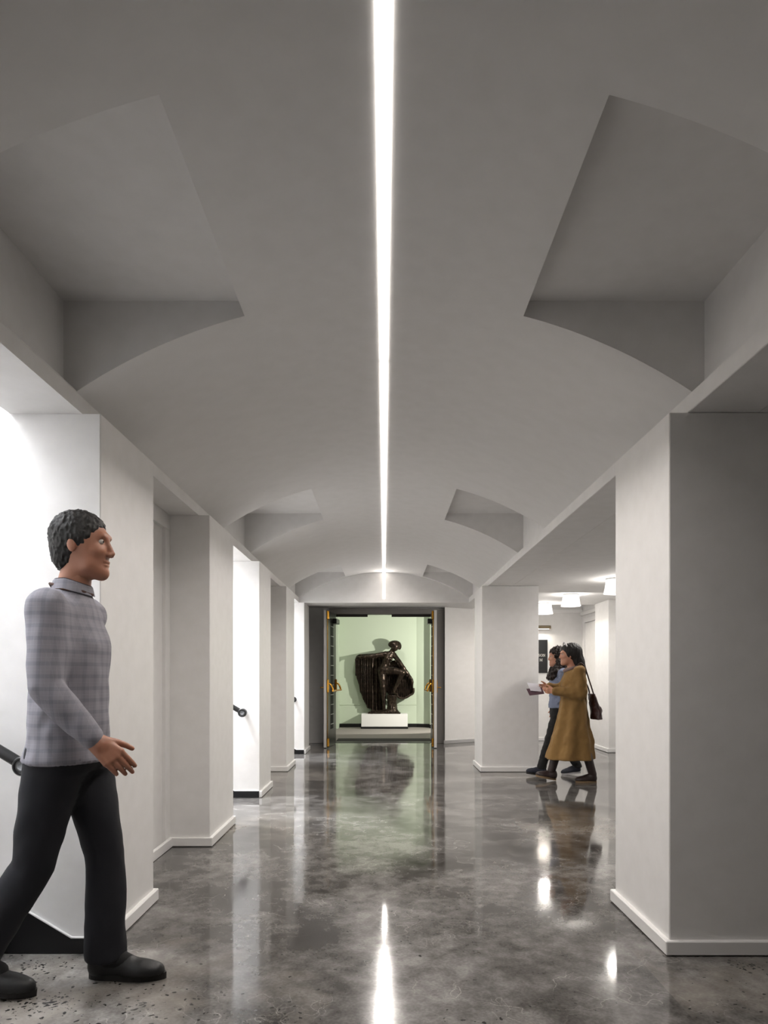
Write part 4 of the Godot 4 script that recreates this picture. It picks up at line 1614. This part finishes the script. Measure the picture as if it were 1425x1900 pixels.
func man() -> void:
	person_materials()
	var t := thing("person", "person in a grey checked shirt, navy trousers and black shoes walking beside the stair rail", "person", D(-1.235, 0, 2.76))
	var hip_f := Vector3(0.005, 0.93, -0.085)
	var knee_f := Vector3(0.100, 0.51, -0.085)
	var ank_f := Vector3(0.115, 0.10, -0.075)
	var hip_r := Vector3(-0.015, 0.93, 0.085)
	var knee_r := Vector3(-0.105, 0.50, 0.085)
	var ank_r := Vector3(-0.325, 0.135, 0.085)
	var sh_r := Vector3(-0.005, 1.475, 0.185)
	var el_r := Vector3(0.015, 1.185, 0.235)
	var wr_r := Vector3(0.185, 0.985, 0.215)
	var sh_l := Vector3(-0.005, 1.475, -0.185)
	var el_l := Vector3(-0.10, 1.19, -0.235)
	var wr_l := Vector3(-0.135, 0.93, -0.215)
	var head := Vector3(0.052, 1.732, 0.0)
	# body under the clothes, head and hands: one mesh
	var skin := Shape.new()
	var f := Field.new(Vector3(-0.46, 0.03, -0.33), Vector3(0.34, 1.62, 0.33), 0.015)
	f.loft([[0.86, -0.005, 0, 0.09, 0.13], [1.08, 0.0, 0, 0.085, 0.13], [1.32, 0.0, 0, 0.095, 0.15], [1.47, 0.0, 0, 0.07, 0.13]], 0.04)
	f.chain([hip_f, knee_f, ank_f, ank_f + Vector3(0.02, -0.05, 0), ank_f + Vector3(0.14, -0.066, 0)], [0.068, 0.046, 0.032, 0.026, 0.02], 0.01)
	f.chain([hip_r, knee_r, ank_r, ank_r + Vector3(0.01, -0.06, 0), ank_r + Vector3(0.11, -0.098, 0)], [0.068, 0.046, 0.032, 0.026, 0.02], 0.01)
	f.chain([sh_r, el_r, wr_r], [0.044, 0.036, 0.027], 0.03)
	f.chain([sh_l, el_l, wr_l], [0.044, 0.036, 0.027], 0.03)
	f.cap(Vector3(-0.005, 1.45, 0), Vector3(0.025, 1.60, 0), 0.065, 0.055, 0.04)
	f.into(skin)
	head_into(skin, head, 1.0, 1.06, 0.0052, Vector3(-0.002, 1.54, 0))
	hand_into(skin, wr_r, Vector3(0.72, -0.66, -0.06), Vector3(-0.1, -0.5, -0.9), Vector3(0.7, 0.5, -0.3), 0.45, 1.08)
	hand_into(skin, wr_l, Vector3(0.0, -1.0, 0.02), Vector3(0.3, 0.0, 0.9), Vector3(0.9, 0.0, -0.2), 0.45, 1.08, 0.0055)
	part("body", skin.mesh(), M.skin, t)
	eyes(t, head, 1.0, 1.06)
	# short dark hair
	var h := Field.new(head + Vector3(-0.16, -0.13, -0.12), head + Vector3(0.15, 0.16, 0.12), 0.006)
	h.ell(head + Vector3(-0.022, 0.042, 0), Vector3(0.112, 0.102, 0.090), 0.02)
	h.ell(head + Vector3(-0.060, -0.03, 0), Vector3(0.062, 0.078, 0.070), 0.03)
	h.ell(head + Vector3(0.105, -0.045, 0), Vector3(0.082, 0.125, 0.13), 0.02, Basis(Vector3(0, 0, 1), -0.18), true)
	h.ell(head + Vector3(0.022, -0.100, 0), Vector3(0.052, 0.07, 0.13), 0.02, Basis(), true)
	h.wrinkle(0.007, Vector3(60, 40, 60), 9)
	part("hair", h.mesh(), M.hair, t, "short dark hair")
	# trousers
	var p := Field.new(Vector3(-0.48, 0.06, -0.24), Vector3(0.28, 1.06, 0.24), 0.0115)
	p.loft([[0.86, -0.004, 0, 0.120, 0.170], [0.92, -0.004, 0, 0.122, 0.170], [0.97, 0.0, 0, 0.108, 0.155]], 0.03)
	p.chain([hip_f, hip_f.lerp(knee_f, 0.5), knee_f, knee_f.lerp(ank_f, 0.5), ank_f + Vector3(-0.005, 0.0, 0)], [0.106, 0.095, 0.078, 0.076, 0.080], 0.05)
	p.chain([hip_r, hip_r.lerp(knee_r, 0.5), knee_r, knee_r.lerp(ank_r, 0.5), ank_r], [0.106, 0.095, 0.078, 0.076, 0.080], 0.05)
	p.wrinkle(0.007, Vector3(7, 5, 7), 5)
	p.cut_y(0.075, 1.0)
	part("trousers", p.mesh(), M.navy, t, "navy trousers")
	# shirt with its collar
	var s := Field.new(Vector3(-0.36, 0.84, -0.34), Vector3(0.34, 1.62, 0.34), 0.0115)
	s.loft([[0.885, -0.010, 0, 0.156, 0.208], [1.00, -0.006, 0, 0.142, 0.194], [1.18, -0.004, 0, 0.138, 0.185], [1.34, 0.0, 0, 0.140, 0.195], [1.46, -0.004, 0, 0.108, 0.175], [1.55, 0.006, 0, 0.072, 0.085]], 0.03)
	s.chain([sh_r, sh_r.lerp(el_r, 0.5), el_r, el_r.lerp(wr_r, 0.5), wr_r.lerp(el_r, 0.06)], [0.074, 0.068, 0.060, 0.054, 0.044], 0.05)
	s.chain([sh_l, sh_l.lerp(el_l, 0.5), el_l, el_l.lerp(wr_l, 0.5), wr_l.lerp(el_l, 0.06)], [0.074, 0.068, 0.060, 0.054, 0.044], 0.05)
	s.wrinkle(0.009, Vector3(9, 5, 7), 15)
	s.cut_y(0.888, 1.0)
	part("shirt", s.mesh(), M.shirt, t, "grey checked shirt")
	var c := Shape.new()
	for q in 2:
		var rows := []
		for ring in [[1.548, 0.080, 0.088], [1.585, 0.072, 0.076], [1.592, 0.066, 0.070], [1.555, 0.069, 0.075]]:
			var r := []
			for a in 28:
				var g := TAU * a / 28.0
				r.append(Vector3(0.010 + cos(g) * ring[1], ring[0] - 0.022 * maxf(cos(g), 0.0) + 0.008, -sin(g) * ring[2]))
			rows.append(r)
		if q == 0:
			c.smooth_grid(rows, true)
	part("collar", c.mesh(), M.shirt, t)
	var n := Shape.new()
	n.tube([Vector3(-0.075, 1.575, 0.0), Vector3(-0.055, 1.578, 0.055), Vector3(0.010, 1.566, 0.074), Vector3(0.07, 1.548, 0.05), Vector3(0.088, 1.54, 0.0)], 0.006, 6)
	part("undershirt", n.mesh(), M.tee, t, "dark brown undershirt edge")
	# socks and shoes
	for q in [[ank_f, knee_f], [ank_r, knee_r]]:
		var k := Field.new(Vector3(-0.42, 0.05, -0.17), Vector3(0.22, 0.26, 0.17), 0.01)
		k.cap(q[0] + Vector3(0.02, -0.02, 0), q[0].lerp(q[1], 0.25), 0.048, 0.044, 0.02)
		k.cap(q[0] + Vector3(0.02, -0.02, 0), q[0] + Vector3(0.09, -0.04, 0), 0.046, 0.034, 0.02)
		part("sock", k.mesh(), M.black_cloth, t, "black sock")
	shoe(t, "shoe", Vector3(0.040, 0.0, -0.075), 0.0, 0.0, 0.315, M.shoe_black, M.sole_black, 0.085, M.rail)
	shoe(t, "shoe", Vector3(-0.405, 0.032, 0.085), 0.0, -0.10, 0.315, M.shoe_black, M.sole_black, 0.085, M.rail)

func coat_woman() -> void:
	person_materials()
	var t := thing("person", "person in a long mustard coat and brown boots, holding leaflets out in front", "person", D(2.19, 0, 8.12))
	# faces -x; local z towards the camera
	var hip_f := Vector3(-0.01, 0.82, -0.07)
	var knee_f := Vector3(-0.13, 0.47, -0.07)
	var ank_f := Vector3(-0.235, 0.115, -0.065)
	var hip_r := Vector3(0.01, 0.82, 0.07)
	var knee_r := Vector3(0.10, 0.46, 0.075)
	var ank_r := Vector3(0.205, 0.095, 0.075)
	var sh_l := Vector3(0.03, 1.275, 0.155)
	var el_l := Vector3(0.045, 1.02, 0.19)
	var wr_l := Vector3(-0.24, 1.055, 0.10)
	var sh_r := Vector3(0.02, 1.275, -0.155)
	var el_r := Vector3(-0.04, 1.04, -0.18)
	var wr_r := Vector3(-0.27, 1.10, -0.07)
	var head := Vector3(-0.055, 1.465, 0.0)
	var skin := Shape.new()
	var f := Field.new(Vector3(-0.42, 0.02, -0.26), Vector3(0.36, 1.40, 0.26), 0.016)
	f.loft([[0.74, 0.0, 0, 0.08, 0.12], [0.98, 0.005, 0, 0.07, 0.10], [1.15, 0.0, 0, 0.075, 0.12], [1.28, 0.01, 0, 0.055, 0.10]], 0.04)
	f.chain([hip_f, knee_f, ank_f, ank_f + Vector3(-0.10, -0.045, 0)], [0.06, 0.04, 0.028, 0.022], 0.03)
	f.chain([hip_r, knee_r, ank_r, ank_r + Vector3(-0.11, -0.05, 0)], [0.06, 0.04, 0.028, 0.022], 0.03)
	f.chain([sh_l, el_l, wr_l], [0.038, 0.030, 0.023], 0.03)
	f.chain([sh_r, el_r, wr_r], [0.038, 0.030, 0.023], 0.03)
	f.cap(Vector3(0.015, 1.25, 0), Vector3(-0.02, 1.38, 0), 0.05, 0.045, 0.03)
	f.into(skin)
	head_into(skin, head, -1.0, 0.93, 0.0062, Vector3(0.0, 1.30, 0))
	hand_into(skin, wr_l, Vector3(-1.0, 0.02, -0.15), Vector3(0.0, 0.25, -1.0), Vector3(0.0, 1.0, 0.2), 0.75, 0.9, 0.006)
	hand_into(skin, wr_r, Vector3(-1.0, -0.05, 0.2), Vector3(0.0, 0.25, 1.0), Vector3(0.0, 1.0, -0.2), 0.75, 0.9, 0.006)
	part("body", skin.mesh(), M.skin_light, t)
	eyes(t, head, -1.0, 0.93)
	# long dark hair drawn back, falling behind the shoulders
	var h := Field.new(Vector3(-0.18, 1.10, -0.13), Vector3(0.25, 1.64, 0.13), 0.0075)
	h.ell(head + Vector3(0.024, 0.040, 0), Vector3(0.110, 0.100, 0.088), 0.02)
	h.ell(head + Vector3(0.060, 0.065, 0), Vector3(0.085, 0.075, 0.075), 0.03)
	h.chain([head + Vector3(0.075, 0.03, 0), head + Vector3(0.115, -0.08, 0), head + Vector3(0.15, -0.19, 0.0), head + Vector3(0.165, -0.29, 0)], [0.082, 0.075, 0.062, 0.03], 0.04)
	h.ell(head + Vector3(-0.092, -0.045, 0), Vector3(0.080, 0.12, 0.13), 0.012, Basis(Vector3(0, 0, 1), 0.2), true)
	h.ell(head + Vector3(-0.02, -0.10, 0), Vector3(0.05, 0.07, 0.12), 0.02, Basis(), true)
	h.wrinkle(0.007, Vector3(50, 10, 50), 19)
	part("hair", h.mesh(), M.hair, t, "long dark hair drawn back")
	var clip := Shape.new()
	clip.tube(bend([head + Vector3(-0.035, 0.10, 0.086), head + Vector3(-0.045, 0.134, 0.045), head + Vector3(-0.048, 0.148, 0.0), head + Vector3(-0.045, 0.134, -0.045), head + Vector3(-0.035, 0.10, -0.086)]), 0.008, 8)
	part("headband", clip.mesh(), M.clip, t, "pale headband")
	# coat
	var c := Field.new(Vector3(-0.40, 0.22, -0.31), Vector3(0.34, 1.36, 0.31), 0.0125)
	c.loft([[0.262, -0.038, 0, 0.278, 0.238], [0.45, -0.015, 0, 0.238, 0.218], [0.70, -0.005, 0, 0.178, 0.195], [0.90, 0.005, 0, 0.148, 0.172], [1.00, 0.005, 0, 0.138, 0.160], [1.15, 0.005, 0, 0.145, 0.170], [1.26, 0.012, 0, 0.112, 0.150], [1.325, 0.008, 0, 0.066, 0.072]], 0.03, 7, 0.022, 1.1)
	c.chain([sh_l, sh_l.lerp(el_l, 0.5), el_l, el_l.lerp(wr_l, 0.5), wr_l.lerp(el_l, 0.05)], [0.072, 0.069, 0.065, 0.060, 0.050], 0.05)
	c.chain([sh_r, sh_r.lerp(el_r, 0.5), el_r, el_r.lerp(wr_r, 0.5), wr_r.lerp(el_r, 0.05)], [0.072, 0.069, 0.065, 0.060, 0.050], 0.05)
	c.wrinkle(0.012, Vector3(8, 7, 8), 29)
	c.cut_y(0.262, 1.0)
	part("coat", c.mesh(), M.coat, t, "long mustard coat")
	var belt := Shape.new()
	var rows := []
	for y in [0.968, 0.972, 1.008, 1.012]:
		var r := []
		for a in 32:
			var g := TAU * a / 32.0
			var out := 0.0 if (y < 0.97 or y > 1.01) else 0.008
			r.append(Vector3(0.005 + cos(g) * (0.142 + out), y, -sin(g) * (0.165 + out)))
		rows.append(r)
	belt.smooth_grid(rows, true)
	part("belt", belt.mesh(), M.coat, t)
	var sc := Shape.new()
	sc.tube(bend([Vector3(0.07, 1.335, 0.0), Vector3(0.045, 1.33, 0.062), Vector3(-0.03, 1.31, 0.075), Vector3(-0.085, 1.29, 0.03), Vector3(-0.085, 1.29, -0.03), Vector3(-0.03, 1.31, -0.075), Vector3(0.045, 1.33, -0.062), Vector3(0.07, 1.335, 0.0)], 5), 0.021, 10)
	part("scarf", sc.mesh(), M.scarf, t, "pale mauve scarf")
	# boots: tall shafts and shoes
	for q in [[knee_f, ank_f, 0.16], [knee_r, ank_r, 0.0]]:
		var b := Field.new(Vector3(-0.36, 0.03, -0.16), Vector3(0.33, 0.42, 0.16), 0.0095)
		var top: Vector3 = q[1].lerp(q[0], 0.70)
		b.chain([q[1], q[1].lerp(q[0], 0.45), top], [0.046, 0.052, 0.058], 0.03)
		part("boot_shaft", b.mesh(), M.boot, t, "dark brown boot shaft")
	shoe(t, "boot", ank_f + Vector3(0.055, -0.112, 0), PI, 0.20, 0.245, M.boot, M.sole_tan, 0.08)
	shoe(t, "boot", ank_r + Vector3(0.048, -0.095, 0), PI, 0.0, 0.245, M.boot, M.sole_tan, 0.08)
	# what she carries
	var lf := thing("leaflet", "folded leaflet of printed paper held out by the person in the mustard coat", "leaflet", D(1.80, 1.07, 8.12))
	var sheet := [[Vector3(-0.135, 0.075, -0.03), Vector3(0.02, 0.06, -0.05), Vector3(0.045, -0.03, 0.03), Vector3(-0.11, -0.015, 0.05)], [Vector3(-0.15, 0.005, 0.0), Vector3(0.03, 0.02, -0.01), Vector3(0.045, -0.05, 0.055), Vector3(-0.125, -0.07, 0.06)]]
	for q in 2:
		var g := Shape.new()
		var s: Array = sheet[q]
		var up: Vector3 = (s[1] - s[0]).cross(s[3] - s[0]).normalized() * -0.0025
		g.quad(s[0] + up, s[1] + up, s[2] + up, s[3] + up, up)
		g.quad(s[0] - up, s[1] - up, s[2] - up, s[3] - up, -up)
		for e in 4:
			var a: Vector3 = s[e]
			var b: Vector3 = s[(e + 1) % 4]
			g.quad(a - up, b - up, b + up, a + up, (a + b) * 0.5 - (s[0] + s[2]) * 0.5)
		part("page", g.mesh(), M.paper if q == 0 else M.paper_print, lf)
	var bag := thing("handbag", "dark maroon shoulder bag hanging behind the mustard coat", "bag", D(2.42, 0.72, 8.10))
	var bf := Field.new(Vector3(-0.12, -0.02, -0.17), Vector3(0.13, 0.36, 0.17), 0.010)
	bf.loft([[0.01, 0.035, 0, 0.060, 0.135], [0.10, 0.030, 0, 0.058, 0.130], [0.25, -0.01, 0, 0.035, 0.105], [0.30, -0.02, 0, 0.020, 0.095]], 0.02)
	bf.wrinkle(0.012, Vector3(12, 12, 12), 37)
	part("pouch", bf.mesh(), M.bag, bag)
	var strap := Shape.new()
	strap.tube(bend([Vector3(-0.02, 0.28, 0.09), Vector3(-0.07, 0.42, 0.115), Vector3(-0.15, 0.62, 0.14), Vector3(-0.205, 0.635, 0.12), Vector3(-0.17, 0.56, 0.03), Vector3(-0.05, 0.38, -0.05), Vector3(-0.02, 0.28, -0.085)]), 0.008, 8)
	part("strap", strap.mesh(), M.bag, bag)

func second_woman() -> void:
	person_materials()
	var t := thing("person", "person with wavy dark hair in a pale denim jacket and black trousers", "person", D(2.16, 0, 8.63))
	var hip_f := Vector3(-0.01, 0.80, 0.065)
	var knee_f := Vector3(-0.13, 0.46, 0.065)
	var ank_f := Vector3(-0.235, 0.105, 0.065)
	var hip_r := Vector3(0.01, 0.80, -0.065)
	var knee_r := Vector3(0.09, 0.45, -0.065)
	var ank_r := Vector3(0.235, 0.11, -0.06)
	var sh_l := Vector3(0.01, 1.26, 0.155)
	var el_l := Vector3(0.05, 1.02, 0.195)
	var wr_l := Vector3(0.05, 0.81, 0.18)
	var sh_r := Vector3(0.01, 1.26, -0.155)
	var el_r := Vector3(0.03, 1.02, -0.19)
	var wr_r := Vector3(0.0, 0.82, -0.17)
	var head := Vector3(-0.035, 1.455, 0.0)
	var skin := Shape.new()
	var f := Field.new(Vector3(-0.40, 0.02, -0.27), Vector3(0.34, 1.38, 0.27), 0.016)
	f.loft([[0.74, 0.0, 0, 0.08, 0.12], [0.98, 0.005, 0, 0.07, 0.10], [1.15, 0.0, 0, 0.075, 0.12], [1.27, 0.01, 0, 0.055, 0.10]], 0.04)
	f.chain([hip_f, knee_f, ank_f, ank_f + Vector3(-0.10, -0.045, 0)], [0.06, 0.04, 0.028, 0.022], 0.03)
	f.chain([hip_r, knee_r, ank_r, ank_r + Vector3(-0.10, -0.055, 0)], [0.06, 0.04, 0.028, 0.022], 0.03)
	f.chain([sh_l, el_l, wr_l], [0.038, 0.030, 0.023], 0.03)
	f.chain([sh_r, el_r, wr_r], [0.038, 0.030, 0.023], 0.03)
	f.cap(Vector3(0.01, 1.24, 0), Vector3(-0.01, 1.36, 0), 0.05, 0.045, 0.03)
	f.into(skin)
	head_into(skin, head, -1.0, 0.92, 0.0062, Vector3(0.01, 1.28, 0))
	hand_into(skin, wr_l, Vector3(-0.4, -0.9, 0.0), Vector3(-0.3, 0.0, -0.9), Vector3(-0.9, 0.3, 0.2), 0.5, 0.9, 0.006)
	hand_into(skin, wr_r, Vector3(-0.4, -0.9, 0.0), Vector3(-0.3, 0.0, 0.9), Vector3(-0.9, 0.3, -0.2), 0.5, 0.9, 0.006)
	part("body", skin.mesh(), M.skin_light, t)
	eyes(t, head, -1.0, 0.92)
	var h := Field.new(Vector3(-0.20, 1.12, -0.16), Vector3(0.20, 1.62, 0.16), 0.0075)
	h.ell(head + Vector3(0.022, 0.040, 0), Vector3(0.112, 0.100, 0.092), 0.02)
	h.chain([head + Vector3(0.055, 0.0, 0), head + Vector3(0.075, -0.12, 0), head + Vector3(0.07, -0.22, 0)], [0.085, 0.085, 0.055], 0.04)
	for z in [-0.085, 0.085]:
		h.chain([head + Vector3(0.02, -0.05, z), head + Vector3(-0.02, -0.16, z), head + Vector3(-0.065, -0.25, z * 0.9)], [0.035, 0.048, 0.036], 0.03)
	h.ell(head + Vector3(-0.094, -0.035, 0), Vector3(0.082, 0.11, 0.10), 0.02, Basis(Vector3(0, 0, 1), 0.15), true)
	h.wrinkle(0.026, Vector3(30, 22, 30), 23)
	part("hair", h.mesh(), M.hair_brown, t, "wavy dark brown hair")
	var p := Field.new(Vector3(-0.36, 0.07, -0.22), Vector3(0.36, 0.93, 0.22), 0.0125)
	p.loft([[0.74, 0.0, 0, 0.110, 0.155], [0.82, 0.0, 0, 0.112, 0.155], [0.90, 0.0, 0, 0.098, 0.140]], 0.04)
	p.chain([hip_f, hip_f.lerp(knee_f, 0.5), knee_f, ank_f], [0.090, 0.078, 0.062, 0.055], 0.04)
	p.chain([hip_r, hip_r.lerp(knee_r, 0.5), knee_r, ank_r], [0.090, 0.078, 0.062, 0.055], 0.04)
	p.wrinkle(0.010, Vector3(9, 14, 9), 33)
	p.cut_y(0.085, 1.0)
	part("trousers", p.mesh(), M.black_cloth, t, "black trousers")
	var s := Field.new(Vector3(-0.24, 0.78, -0.29), Vector3(0.24, 1.36, 0.29), 0.0115)
	s.loft([[0.83, -0.005, 0, 0.128, 0.172], [0.95, 0.0, 0, 0.122, 0.160], [1.12, 0.0, 0, 0.128, 0.165], [1.24, 0.008, 0, 0.100, 0.145], [1.315, 0.008, 0, 0.062, 0.070]], 0.03)
	s.chain([sh_l, sh_l.lerp(el_l, 0.5), el_l, wr_l.lerp(el_l, 0.06)], [0.066, 0.058, 0.052, 0.040], 0.04)
	s.chain([sh_r, sh_r.lerp(el_r, 0.5), el_r, wr_r.lerp(el_r, 0.06)], [0.066, 0.058, 0.052, 0.040], 0.04)
	s.wrinkle(0.016, Vector3(10, 13, 10), 35)
	s.cut_y(0.832, 1.0)
	part("jacket", s.mesh(), M.denim, t, "pale blue denim jacket")
	shoe(t, "sneaker", ank_f + Vector3(0.055, -0.102, 0), PI, 0.12, 0.245, M.sneaker, M.sole_black, 0.075, M.sole_white)
	shoe(t, "sneaker", ank_r + Vector3(0.05, -0.085, 0), PI, -0.12, 0.245, M.sneaker, M.sole_white, 0.075, M.sole_white)
